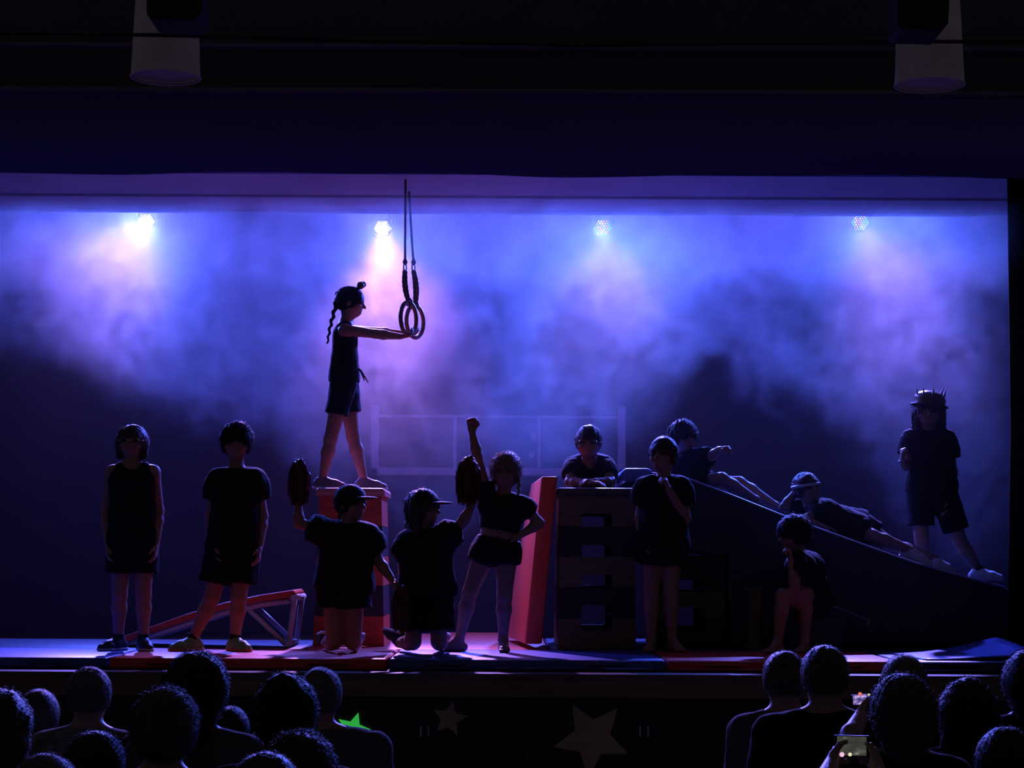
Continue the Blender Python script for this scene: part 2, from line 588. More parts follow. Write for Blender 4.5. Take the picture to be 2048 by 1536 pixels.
# ================================================================== STAGE LAMPS
led_m = [emat('led_white', (1.0, 0.93, 0.96), 2.5), emat('led_pink', (1.0, 0.12, 0.30), 2.0), emat('led_green', (0.15, 1.0, 0.5), 1.2),
         emat('led_blue', (0.2, 0.3, 1.0), 2.5), emat('led_hot', (1.0, 0.97, 1.0), 22)]
LY = 17.9
lamp_labels = ['LED stage lamp furthest left, its white beam slanting left',
               'LED stage lamp behind the hanging rings, white beam pointing straight down',
               'LED stage lamp above the raised fist, coloured diodes showing',
               'LED stage lamp furthest right, coloured diodes in a hexagon']
bar_z = None
for li, (px, py, ax_, ay_, ww, wb, wv, wc) in enumerate(LAMPS):
    c = P(px, py, LY)
    tgt = P(ax_, ay_, 11.0)
    d = (tgt - c).normalized()
    R = aim_rot(d)
    root = empty('stage_lamp', c)
    tag(root, lamp_labels[li], 'stage lamp', 'LED lamps on the back lighting bar')
    R4 = Matrix.Translation(c) @ R.to_4x4()
    bm = lathe([(0.055, -0.22), (0.075, -0.20), (0.088, -0.12), (0.090, 0.012), (0.084, 0.012), (0.082, -0.012), (0.02, -0.014)], 28)
    bmesh.ops.transform(bm, matrix=R4, verts=bm.verts)
    obj('housing', bm, 'housing', root, False)
    side = R @ V(1, 0, 0)
    if abs(side.z) > 0.5:
        side = R @ V(0, 1, 0)
    side.z = 0; side.normalize()
    mid = c - d * 0.1
    obj('yoke', tubebm([mid + side * 0.1, mid + side * 0.105 + V(0, 0, 0.13), mid - side * 0.105 + V(0, 0, 0.13), mid - side * 0.1], 0.008, 8), 'housing', root)
    topz = P(1024, 380, LY).z + 0.12
    obj('clamp', tubebm([mid + V(0, 0, 0.13), V(mid.x, LY + 0.1, topz + 0.03)], 0.012, 8), 'housing', root)
    # LEDs on a hexagonal grid
    bm = bmesh.new()
    hp = []
    for q in range(-3, 4):
        for r_ in range(-3, 4):
            if abs(q + r_) <= 3:
                hp.append((q + r_ / 2.0, r_ * math.sqrt(3) / 2, max(abs(q), abs(r_), abs(q + r_))))
    for (hx, hy, ringn) in hp:
        rr = bmesh.ops.create_icosphere(bm, subdivisions=1, radius=0.0068)
        pos = R4 @ V(hx * 0.0225, hy * 0.0225, 0.004)
        bmesh.ops.translate(bm, verts=rr['verts'], vec=pos)
        k = random.choice([0, 0, 1, 1, 3, 3, 2])
        if ringn == 3 and abs(hx) > 2.4: k = 2
        if ringn == 0: k = 1
        if li < 2: k = 4 if ringn < 3 else random.choice([0, 4, 4, 0])
        for f in {f for v in rr['verts'] for f in v.link_faces}:
            f.material_index = k
    lo_ = obj('led_array', bm, None, root)
    for m_ in led_m: lo_.data.materials.append(m_)
    lo_['kind'] = 'stuff'
    for nm, col, watts, size, blend in (('wash_beam', BLUE, ww, 120, 1.0), ('blue_beam', (0.05, 0.15, 1.0), wb, 66, 1.0), ('violet_beam', VIOLET, wv, 38, 1.0), ('white_beam', (1.0, 0.80, 0.92), wc, 16, 0.9)):
        ld = bpy.data.lights.new(nm, 'SPOT')
        ld.energy = watts
        ld.color = col
        ld.spot_size = math.radians(size)
        ld.spot_blend = blend
        ld.shadow_soft_size = 0.06
        lo2 = bpy.data.objects.new(nm, ld)
        lo2.matrix_world = Matrix.Translation(c + d * 0.09) @ aim_rot(-d).to_4x4()
        C.objects.link(lo2)
        lo2.parent = root
        lo2.matrix_parent_inverse = root.matrix_world.inverted()
barp = obj('lighting_bar', tubebm([V(-5.31, LY + 0.1, topz), V(5.31, LY + 0.1, topz)], 0.024, 12), 'housing', None, True)
tag(barp, 'black lighting bar across the back of the stage', 'lighting bar')

# ================================================================== MATS
def gym_mat(label, px0, px1, y0, y1, m, zt=MT, th=0.066, group=None):
    xa, xb = P(px0, 1300, y0).x, P(px1, 1300, y0).x
    o = obj('gym_mat', boxbm(V((xa + xb) / 2, (y0 + y1) / 2, zt - th / 2), (xb - xa, y1 - y0, th), bevel=0.012, seg=3), m, None, True)
    tag(o, label, 'gym mat', group)
    bm = bmesh.new()
    for z in (zt - 0.010, zt - th + 0.012):
        loop = [V(xa, y0, z), V(xb, y0, z), V(xb, y1, z), V(xa, y1, z)]
        for a, b in zip(loop, loop[1:] + loop[:1]):
            add_tube(bm, [a, b], 0.004, 6)
    obj('edge_seam', bm, m, o, True)
    for xx in (xa + 0.35, xb - 0.35):
        obj('carry_strap', tubebm([V(xx - 0.12, y0 - 0.003, zt - 0.035), V(xx - 0.1, y0 - 0.012, zt - 0.035), V(xx + 0.1, y0 - 0.012, zt - 0.035), V(xx + 0.12, y0 - 0.003, zt - 0.035)], 0.01, 6, flat=0.3), 'black', o)
    return o


gym_mat('blue gym mat at the far left front of the stage', -260, 213, 12.6, 13.9, 'mat_blue')
gym_mat('red gym mat along the front edge under the performer in green shoes', 219, 772, 12.6, 13.9, 'mat_red')
gym_mat('blue gym mat along the front edge under the barefoot performer', 778, 1330, 12.6, 13.9, 'mat_blue')
gym_mat('red gym mat along the front edge under the seated performer', 1336, 1800, 12.6, 13.9, 'mat_red')
gym_mat('dark navy gym mat at the far right front of the stage', 1806, 2250, 12.6, 13.9, 'mat_navy')
gym_mat('dark navy gym mat under the springboard', -300, 606, 13.95, 15.3, 'mat_navy')
gym_mat('long red gym mat under the red vaulting box', 612, 1094, 13.95, 17.0, 'mat_red')
gym_mat('dark navy gym mat under the dark vaulting box', 1100, 1640, 13.95, 15.9, 'mat_navy')
gym_mat('dark navy gym mat under the low end of the ramp', 1646, 2250, 13.95, 16.3, 'mat_navy')
# turned-up corner of the cover on the far right mat
bm = bmesh.new()
A = P(1800, 1313, 13.0); g_ = []
for j in range(7):
    row = []
    for i in range(13):
        u, v = i / 12, j / 6
        x = A.x + 0.12 + u * 0.75 - 0.1 * v
        y = 12.75 + v * 0.95
        z = MT + 0.006 + 0.085 * (u ** 2) * (0.35 + 0.65 * v) + 0.02 * math.sin(3 * u + v * 2) ** 2 * u
        row.append(V(x, y, z))
    g_.append(row)
f1 = [[bm.verts.new(p) for p in r] for r in g_]
f2 = [[bm.verts.new(p - V(0, 0, 0.006)) for p in r] for r in g_]
for G in (f1, f2):
    for j in range(6):
        for i in range(12):
            bm.faces.new((G[j][i], G[j][i + 1], G[j + 1][i + 1], G[j + 1][i]))
for i in range(12):
    bm.faces.new((f1[0][i], f1[0][i + 1], f2[0][i + 1], f2[0][i])); bm.faces.new((f1[6][i], f1[6][i + 1], f2[6][i + 1], f2[6][i]))
for j in range(6):
    bm.faces.new((f1[j][0], f1[j + 1][0], f2[j + 1][0], f2[j][0])); bm.faces.new((f1[j][12], f1[j + 1][12], f2[j + 1][12], f2[j][12]))
tag(obj('floor_cloth', bm, 'mat_blue', None, True), 'blue ground cloth curling up on the mat at the far right', 'cloth')

# leaning red mat
bl, br = P(1050, 1288, 14.0), P(1084, 1288, 14.0)
tl, tr = P(1083, 953, 14.0), P(1115, 953, 14.0)
lean = (tl - bl).normalized()
poly = [bl, br, tr, tl]
for q in poly: q.z = max(q.z, MT + 0.002)
bm = bmesh.new()
va_ = [bm.verts.new(q) for q in poly]
vb_ = [bm.verts.new(q + V(dx, 1.45, 0)) for q, dx in zip(poly, (-0.15, -0.15, -0.055, -0.055))]
bm.faces.new(va_); bm.faces.new(vb_[::-1])
for k in range(4):
    bm.faces.new((va_[k], va_[(k + 1) % 4], vb_[(k + 1) % 4], vb_[k]))
bmesh.ops.recalc_face_normals(bm, faces=bm.faces)
bmesh.ops.bevel(bm, geom=bm.edges[:], offset=0.012, segments=3, profile=0.5, affect='EDGES')
o = obj('leaning_mat', bm, 'mat_red', None, True)
tag(o, 'red folded gym mat leaning upright against the dark vaulting box', 'gym mat')


# ================================================================== VAULTING BOXES
def vault_box(label, px0, px1, pyt, pyb, Y0, Y1, cols, padm, taper=0.03, nsec=5):
    xa, xb = P(px0, 1100, Y0).x, P(px1, 1100, Y0).x
    zt_ = P((px0 + px1) / 2, pyt, Y0).z
    cx, cy = (xa + xb) / 2, (Y0 + Y1) / 2
    root = empty('vaulting_box', V(cx, cy, MT))
    tag(root, label, 'vaulting box', 'wooden vaulting boxes')
    padh = 0.055
    H = zt_ - padh - MT
    hs = H / nsec

    def half(z):
        t = (z - MT) / H
        return (xb - xa) / 2 - taper * t, (Y1 - Y0) / 2 - taper * t
    th = 0.022
    for i in range(nsec):
        z0, z1 = MT + i * hs + 0.002, MT + (i + 1) * hs - 0.002
        bm = bmesh.new()
        w0, d0 = half(z0); w1, d1 = half(z1)
        nz = z0 + hs * (0.42 if i != 0 else 0.0)
        if i == 0:   # bottom section carries its grip slot at the top
            na, nb = z1 - hs * 0.38, z1
        nw = (w0 + w1) / 2 * 0.40
        for sgn in (-1, 1):
            if i > 0:
                pl = [(-w0, z0), (-nw, z0), (-nw, nz - 0.015), (-nw + 0.015, nz), (nw - 0.015, nz), (nw, nz - 0.015), (nw, z0), (w0, z0), (w1, z1), (-w1, z1)]
            else:
                pl = [(-w0, z0), (w0, z0), (w1, z1), (nw, z1), (nw, na + 0.015), (nw - 0.015, na), (-nw + 0.015, na), (-nw, na + 0.015), (-nw, z1), (-w1, z1)]
            vs = []
            for (x, z) in pl:
                dd = d0 + (d1 - d0) * (z - z0) / (z1 - z0)
                vs.append(V(cx + x, cy + sgn * dd, z))
            sub = prism(vs, V(0, -sgn * th, 0))
            me = bpy.data.meshes.new('t'); sub.to_mesh(me); sub.free(); bm.from_mesh(me); bpy.data.meshes.remove(me)
            vs = [V(cx + sgn * w0, cy - d0 + th, z0), V(cx + sgn * w0, cy + d0 - th, z0), V(cx + sgn * w1, cy + d1 - th, z1), V(cx + sgn * w1, cy - d1 + th, z1)]
            sub = prism(vs, V(-sgn * th, 0, 0))
            me = bpy.data.meshes.new('t'); sub.to_mesh(me); sub.free(); bm.from_mesh(me); bpy.data.meshes.remove(me)
        obj('box_section', bm, cols[i % len(cols)], root)
        # inner stacking blocks
        obj('corner_block', boxbm(V(cx - w1 + 0.05, cy - d1 + 0.05, z1), (0.05, 0.05, 0.08)), 'vault_dark', root)
        obj('corner_block', boxbm(V(cx + w1 - 0.05, cy - d1 + 0.05, z1), (0.05, 0.05, 0.08)), 'vault_dark', root)
    w1, d1 = half(MT + H)
    pad = obj('top_pad', boxbm(V(cx, cy, MT + H + padh / 2 + 0.001), (2 * w1 + 0.05, 2 * d1 + 0.05, padh), bevel=0.024, seg=4), padm, root, True)
    loop = [V(cx - w1 - 0.02, cy - d1 - 0.02, MT + H + 0.008), V(cx + w1 + 0.02, cy - d1 - 0.02, MT + H + 0.008), V(cx + w1 + 0.02, cy + d1 + 0.02, MT + H + 0.008), V(cx - w1 - 0.02, cy + d1 + 0.02, MT + H + 0.008)]
    obj('pad_piping', tubebm(loop, 0.006, 6, True), padm, pad)
    return root, MT + H + padh


vb1, VT1 = vault_box('red vaulting box carrying the performer who holds the rings', 628, 770, 976, 1292, 14.3, 15.05, ['vault_red', 'vault_dark'], 'leather_light')
vb2, VT2 = vault_box('dark brown vaulting box with a performer leaning on its top', 1116, 1272, 976, 1296, 14.05, 15.25, ['vault_olive', 'vault_dark'], 'leather_dark', 0.012)
vb3, VT3 = vault_box('low dark vaulting box under the high end of the ramp', 1312, 1452, 1112, 1296, 14.45, 15.4, ['vault_dark', 'vault_olive', 'vault_dark'], 'leather_dark', 0.012, 3)

# post beside the low box
pc = P(1507, 1290, 14.2)
root = empty('wooden_post', V(pc.x, 14.15, MT))
tag(root, 'short olive wooden post under the ramp beside the seated performer', 'post')
pz = P(1507, 1182, 14.15).z
obj('shaft', boxbm(V(pc.x, 14.15, (MT + pz) / 2), (0.075, 0.09, pz - MT - 0.001), bevel=0.008), 'vault_olive', root)
obj('cap_block', boxbm(V(pc.x - 0.01, 14.15, pz + 0.012), (0.125, 0.12, 0.03), bevel=0.006), 'vault_olive', root)
obj('foot_block', boxbm(V(pc.x, 14.15, MT + 0.02), (0.11, 0.2, 0.038), bevel=0.006), 'vault_olive', root)

# ================================================================== RAMP (crash mat propped on the low box)
RY0, RY1 = 14.35, 15.9
tp = [(1252, 952), (1262, 944), (1290, 943), (1335, 947), (1375, 958), (1460, 990), (1560, 1030), (1640, 1059), (1720, 1088), (1830, 1127), (1920, 1152), (2010, 1176), (2070, 1192)]
bt = [(2078, 1205), (2078, 1278), (2060, 1287), (1900, 1287), (1735, 1287), (1600, 1287), (1462, 1287), (1456, 1112), (1400, 1106), (1262, 1103), (1252, 1092)]  # wedge filled down to the mat, standing in for the dark shade underneath
pts = [P(x, y, RY0) for x, y in tp + bt]
zmin = min(p.z for p in pts)
for p in pts:
    p.z = max(p.z, MT + 0.003)
ramp = obj('ramp_mat', prism(pts, V(0, RY1 - RY0, 0), 0.012), 'mat_navy', None, False)
tag(ramp, 'long navy crash mat sloping down to the right as a ramp', 'crash mat')
obj('top_edge_glint', tubebm([P(x, y, RY0) + V(0, -0.003, 0.002) for x, y in tp[4:-1]], 0.008, 8), 'piping', ramp, True)  # pale strip added to stand for the light caught along this edge
obj('bottom_piping', tubebm([P(x, y, RY0) + V(0, -0.003, -0.002) for x, y in [(1610, 1190), (1735, 1239)]], 0.006, 8), 'piping', ramp, True)
tc_ = P(1735, 1238, RY0)
obj('pull_tab', prism([tc_ + V(-0.012, -0.006, 0), tc_ + V(0.02, -0.006, -0.002), tc_ + V(0.004, -0.006, -0.05)], V(0, -0.004, 0)), 'piping', ramp)
e0 = P(1250, 947, RY0)
obj('lit_end', boxbm(V(e0.x + 0.085, RY0 + 0.52, e0.z - 0.012), (0.21, 1.1, 0.10), bevel=0.035, seg=3), 'mat_navy_lit', ramp, True)  # light-struck corner of the mat, its brightness put into a paler blue


def ramp_z(px):
    xs_ = [t[0] for t in tp]; ys_ = [t[1] for t in tp]
    return P(px, float(np.interp(px, xs_, ys_)), RY0).z


# ================================================================== SPRINGBOARD
SB0, SB1 = 14.05, 14.65
root = empty('springboard', V(P(420, 1280, 14.3).x, 14.35, MT))
tag(root, 'red-topped springboard with white metal frame behind the two standing performers', 'springboard')
tops = [(243, 1274), (300, 1254), (370, 1229), (450, 1205), (520, 1190), (586, 1180)]
topp = [P(x, y, SB0) for x, y in tops] + [P(591, 1186, SB0), P(589, 1194, SB0)] + [P(x, y + 14, SB0) for x, y in tops[::-1]]
obj('top_board', prism(topp, V(0, SB1 - SB0, 0), 0.006), 'mat_red', root, False)
for yy in (SB0 + 0.05, SB1 - 0.05):
    f = [(246, 1290), (300, 1273), (370, 1250), (450, 1226), (520, 1210), (575, 1203)]
    o = obj('side_rail', tubebm([P(x, y, SB0) + V(0, yy - SB0, 0) for x, y in f], 0.020, 10), 'white_paint', root, True)
    if o.data:
        for v in o.data.vertices:
            v.co.z = max(v.co.z, MT + 0.002)
    a = P(588, 1196, SB0); b = P(576, 1292, SB0)
    a.y = b.y = yy; b.z = MT + 0.02
    obj('leg', tubebm([a, b], 0.020, 10), 'white_paint', root, True)
    a = P(492, 1216, SB0); b = P(570, 1290, SB0)
    a.y = b.y = yy; b.z = MT + 0.02
    obj('brace', tubebm([a, b], 0.018, 10), 'white_paint', root, True)
b = P(576, 1292, SB0)
obj('foot_bar', tubebm([V(b.x, SB0 - 0.02, MT + 0.022), V(b.x, SB1 + 0.02, MT + 0.022)], 0.02, 10), 'white_paint', root, True)
a = P(588, 1196, SB0)
obj('head_bar', tubebm([V(a.x, SB0 - 0.02, a.z), V(a.x, SB1 + 0.02, a.z)], 0.024, 10), 'white_paint', root, True)

# ================================================================== GYM RINGS
def gym_ring(label, cx, cy, Y, ax_px, ax_py, aY, yaw, side):
    c = P(cx, cy, Y)
    root = empty('gym_ring', c)
    tag(root, label, 'gym ring', 'pair of gym rings')
    R = 0.108
    u = V(math.cos(yaw), math.sin(yaw), 0)
    obj('ring', tubebm([c + u * R * math.cos(t) + V(0, 0, R * 1.08 * math.sin(t)) for t in np.linspace(0, 2 * PI, 41)[:-1]], 0.0155, 12, True), 'ring_wood', root, True)
    top = c + V(0, 0, R * 1.08)
    kn = P(cx - 5 + 2 * side, 541, Y)
    for s in (-1, 1):
        path = []
        for i in range(15):
            t = i / 14
            p = top.lerp(kn, t) + u * s * (0.010 + 0.008 * math.sin(PI * t)) + V(0.012 * math.sin(PI * t) * (-1 if side < 0 else 1), 0, 0)
            path.append(p)
        bm = tubebm(path, [0.010 + 0.003 * (i % 2) for i in range(15)], 8)
        obj('strap', bm, 'rope', root, True)
    obj('strap_loop', tubebm([top + V(0, 0, 0.0) + V(math.cos(t) * 0.0, 0, 0) + u.cross(V(0, 0, 1)) * 0.024 * math.cos(t) + V(0, 0, 0.024 * math.sin(t)) for t in np.linspace(0, 2 * PI, 17)[:-1]], 0.007, 6, True), 'rope', root, True)
    obj('buckle', tubebm([kn + u * 0.02 * math.cos(t) + V(0, 0, 0.022 + 0.026 * math.sin(t)) for t in np.linspace(0, 2 * PI, 17)[:-1]], 0.006, 6, True), 'steel', root, True)
    an = P(ax_px, ax_py, aY); an.z = SZ + 0.02
    obj('rope', tubebm([kn + V(0, 0, 0.045), kn.lerp(an, 0.5), an], 0.0085, 8), 'rope', root, True)
    obj('knot', tubebm([kn + V(0, 0, 0.04), kn + V(0, 0, 0.06), kn + V(0, 0, 0.085)], [0.01, 0.019, 0.009], 10), 'rope', root, True)
    return c


RC1 = gym_ring('left gym ring hanging on a rope, overlapping the other ring', 817, 637, 14.42, 811, 362, 14.35, math.radians(62), -1)
RC2 = gym_ring('right gym ring hanging on a rope, nearer the performer\'s fingertips', 830, 643, 14.78, 818, 392, 14.85, math.radians(58), 1)

# ================================================================== HALL LAMPS AND FIXTURES
def pendant(label, px0, px1, pxt0, pxt1, pyb, Y):
    cx = (px0 + px1) / 2
    c = P(cx, pyb, Y)
    r = (px1 - px0) / 2 / 4096 * Y
    rt = r * 0.86
    root = empty('pendant_lamp', c)
    tag(root, label, 'lamp', 'pendant lamps of the hall')
    hh = 0.52
    obj('lamp_shade', lathe([(r, 0), (rt, hh), (rt - 0.006, hh), (r - 0.006, 0.004)], 48, c, False), 'shade', root, True)
    obj('diffuser', lathe([(r - 0.008, 0.02), (0.05, 0.026), (0.001, 0.027)], 48, c, False), 'shade_in', root, True)
    obj('rim', tubebm([c + V(r * math.cos(t), r * math.sin(t), 0.0) for t in np.linspace(0, 2 * PI, 49)[:-1]], 0.004, 6, True), 'shade_in', root, True)
    obj('cord', tubebm([c + V(0, 0, hh - 0.01), c + V(0, 0, 1.4)], 0.006, 6), 'housing', root)
    obj('top_cap', lathe([(rt - 0.004, hh - 0.012), (rt - 0.004, hh - 0.002), (0.01, hh + 0.005)], 32, c), 'shade', root, True)
    return c


pendant('white pendant lampshade hanging at the upper left', 261, 401, 270, 390, 155, 9.0)
pendant('white pendant lampshade hanging at the upper right', 1789, 1929, 1800, 1920, 170, 9.0)
for lab, pl in (('black box-shaped fixture in front of the left lampshade', [(293, -40), (293, 28), (301, 38), (387, 41), (404, 24), (404, -40)]),
                ('black box-shaped fixture in front of the right lampshade', [(1796, -40), (1796, 50), (1806, 58), (1886, 60), (1897, 46), (1901, -40)])):
    poly = [P(x, y, 8.3) for x, y in pl]
    root = empty('hanging_fixture', (poly[0] + poly[-1]) / 2)
    tag(root, lab, 'fixture', 'black hanging fixtures')
    obj('casing', prism(poly, V(0, 0.25, 0), 0.004), 'box_dark', root)
    mid = (poly[0] + poly[-1]) / 2 + V(0, 0.12, 0)
    obj('hanger', tubebm([mid - V(0, 0, 0.02), mid + V(0, 0, 0.5)], 0.015, 8), 'box_dark', root)
wire = obj('hall_cable', tubebm([P(x, y, 8.6) for x, y in ((-300, 64), (300, 70), (760, 82), (1150, 91), (1500, 88), (1850, 83), (2400, 86))], 0.0085, 8), 'box_dark', None, True)
tag(wire, 'dark cable stretched across the hall in front of both lampshades', 'cable')

# ================================================================== STARS ON THE STAGE FRONT
for lab, px, py, r, rot, m in (('medium olive cardboard star on the stage front', 899, 1437, 36, -0.18, 'star_olive'),
                               ('large olive cardboard star at the middle of the stage front', 1184, 1476, 78, 0.54, 'star_olive'),
                               ('olive cardboard star half hidden between audience heads at left', 514, 1494, 34, 0.1, 'star_olive'),
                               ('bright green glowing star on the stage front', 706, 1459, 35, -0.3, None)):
    c = P(px, py, LIP + 0.062)
    rr = r / 4096 * LIP
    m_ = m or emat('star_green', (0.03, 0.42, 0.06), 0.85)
    tag(obj('cardboard_star', prism(star_poly(c, rr, 0.47, rot), V(0, -0.008, 0)), m_), lab, 'star', 'stars on the stage front')

# ================================================================== PEOPLE
def add_strands(me, n, ln, seed=0, wid=.0011, lift=.45):
    """loose hairs growing out of a hair mesh, kept in the same mesh"""
    r = np.random.default_rng(seed)
    nv = len(me.vertices)
    co = np.empty(nv * 3, np.float32); me.vertices.foreach_get('co', co); co = co.reshape(-1, 3)
    no = np.empty(nv * 3, np.float32); me.vertex_normals.foreach_get('vector', no); no = no.reshape(-1, 3)
    ids = r.integers(0, nv, n)
    p, q = co[ids], no[ids]
    down = np.array([0, 0, -1.0]) + r.normal(size=(n, 3)) * .55
    tan = down - q * (down * q).sum(1, keepdims=True)
    tan /= np.linalg.norm(tan, axis=1, keepdims=True) + 1e-6
    L_ = ln * r.uniform(.4, 1.2, (n, 1))
    m1 = p + (tan * .55 + q * lift) * L_ * .55
    m2 = p + (tan * 1.0 + q * lift * .9) * L_
    sd = np.cross(tan, q); sd /= np.linalg.norm(sd, axis=1, keepdims=True) + 1e-6
    V_ = []; F_ = []
    base = p - q * .002
    ring = lambda c, w_: [c + sd * w_, c - sd * w_ * .5 + q * w_ * .86, c - sd * w_ * .5 - q * w_ * .86]
    allv = np.stack(ring(base, wid) + ring(m1, wid * .8) + [m2], 1).reshape(-1, 3)
    o = (np.arange(n) * 7)[:, None] + nv
    quads = np.concatenate([o + np.array([[0, 1, 4, 3]]), o + np.array([[1, 2, 5, 4]]), o + np.array([[2, 0, 3, 5]])])
    tris = np.concatenate([o + np.array([[3, 4, 6]]), o + np.array([[4, 5, 6]]), o + np.array([[5, 3, 6]])])
    np0 = len(me.polygons); nl0 = len(me.loops)
    old = np.empty(nl0, np.int32); me.loops.foreach_get('vertex_index', old)
    m = bpy.data.meshes.new(me.name)
    vv = np.concatenate([co, allv]).astype(np.float32)
    m.vertices.add(len(vv)); m.vertices.foreach_set('co', vv.ravel())
    li = np.concatenate([old, quads.ravel(), tris.ravel()]).astype(np.int32)
    m.loops.add(len(li)); m.loops.foreach_set('vertex_index', li)
    st = np.concatenate([np.arange(0, nl0, 4), nl0 + np.arange(0, quads.size, 4), nl0 + quads.size + np.arange(0, tris.size, 3)]).astype(np.int32)
    m.polygons.add(len(st)); m.polygons.foreach_set('loop_start', st)
    m.polygons.foreach_set('use_smooth', np.ones(len(st), bool))
    m.update(calc_edges=True)
    bpy.data.meshes.remove(me)
    return m


def yawdir(deg, pitch=0.0):
    a, p = math.radians(deg), math.radians(pitch)
    return V(math.sin(a) * math.cos(p), -math.cos(a) * math.cos(p), math.sin(p))


def head_frame(yaw, pitch=0, roll=0):
    f = yawdir(yaw, pitch)
    r = f.cross(V(0, 0, 1)).normalized()
    u = r.cross(f).normalized()
    if roll:
        q = Matrix.Rotation(math.radians(roll), 3, f)
        r = q @ r; u = q @ u
    return f, r, u


def sdf_head(S, c, H, fr):
    f, r, u = fr
    ax = [r, f, u]
    S.ell(c + u * .07 * H - f * .04 * H, (.37 * H, .455 * H, .43 * H), ax, .02)
    S.ell(c - u * .22 * H + f * .09 * H, (.27 * H, .31 * H, .28 * H), ax, .03)
    S.cone(c + f * .40 * H + u * .04 * H, c + f * .485 * H - u * .09 * H, .030 * H, .055 * H, .012)
    for s in (-1, 1):
        S.ell(c + r * s * .375 * H - f * .03 * H - u * .03 * H, (.035 * H, .085 * H, .14 * H), ax, .008)
        S.cone(c + f * .385 * H + r * s * .05 * H + u * .115 * H, c + f * .33 * H + r * s * .24 * H + u * .10 * H, .04 * H, .035 * H, .015)
        S.cone(c + f * .28 * H + r * s * .20 * H - u * .1 * H, c + f * .25 * H + r * s * .22 * H - u * .13 * H, .09 * H, .09 * H, .02)
        S.ell(c + f * .425 * H + r * s * .155 * H + u * .02 * H, (.07 * H, .055 * H, .045 * H), ax, .012, 'sub')
    S.cone(c + f * .365 * H - r * .09 * H - u * .245 * H, c + f * .365 * H + r * .09 * H - u * .245 * H, .028 * H, .028 * H, .006)
    S.cone(c + f * .355 * H - r * .07 * H - u * .295 * H, c + f * .355 * H + r * .07 * H - u * .295 * H, .030 * H, .030 * H, .006)


def sdf_hand(S, wr, d, n, thumb, curl=0.25, s=1.0):
    d = Vector(d).normalized()
    n = Vector(n); n = (n - d * n.dot(d)).normalized()
    w = Vector(thumb); w = w - d * w.dot(d) - n * w.dot(n)
    if w.length < 1e-3: w = d.cross(n)
    w.normalize()
    L = [.060, .066, .062, .048]
    for i in range(4):
        o = (.026 - .0175 * i) * s
        base = wr + w * o * .55 + d * .008 * s
        kn = wr + d * (.078 - .004 * abs(i - 1)) * s + w * o
        S.cone(base, kn, .0135 * s, .0115 * s, .012)
        p = kn
        ang = 0.0
        for j, fr_ in enumerate((.42, .32, .26)):
            ang += curl * math.radians((75, 90, 60)[j])
            q = p + (d * math.cos(ang) + n * math.sin(ang)) * L[i] * fr_ * s
            S.cone(p, q, (.0098 - .0008 * j) * s, (.0090 - .0008 * j) * s, .004)
            p = q
    b = wr + d * .022 * s + w * .022 * s
    t1 = b + (d * .6 + w * .62 + n * .35).normalized() * .038 * s
    t2 = t1 + (d * .85 + w * (.25 - .6 * curl) + n * (.2 + .7 * curl)).normalized() * .032 * s
    S.cone(wr + d * .012 * s + w * .01 * s, b, .015 * s, .014 * s, .01)
    S.cone(b, t1, .0125 * s, .0105 * s, .006)
    S.cone(t1, t2, .0102 * s, .0085 * s, .004)


def bare_foot(S, an, fz, d, s):
    d = V(d.x, d.y, 0).normalized()
    w = V(-d.y, d.x, 0)
    heel = V(an.x, an.y, fz + .032 * s) - d * .025 * s
    ball = V(an.x, an.y, fz + .022 * s) + d * .115 * s
    S.cone(heel, ball, .032 * s, .022 * s, .02)
    S.cone(V(an.x, an.y, an.z) + d * .01, ball + w * .012 * s, .034 * s, .018 * s, .02)
    S.cone(heel + w * .004, ball + w * .02 * s, .026 * s, .018 * s, .015)
    S.cone(heel, ball - w * .02 * s, .026 * s, .018 * s, .015)
    for i in range(5):
        o = (-.028 + .014 * i) * s
        S.cone(ball + w * o, ball + w * o * 1.15 + d * (.045 - .005 * i) * s - V(0, 0, .006 * s), .0095 * s, .008 * s, .006)


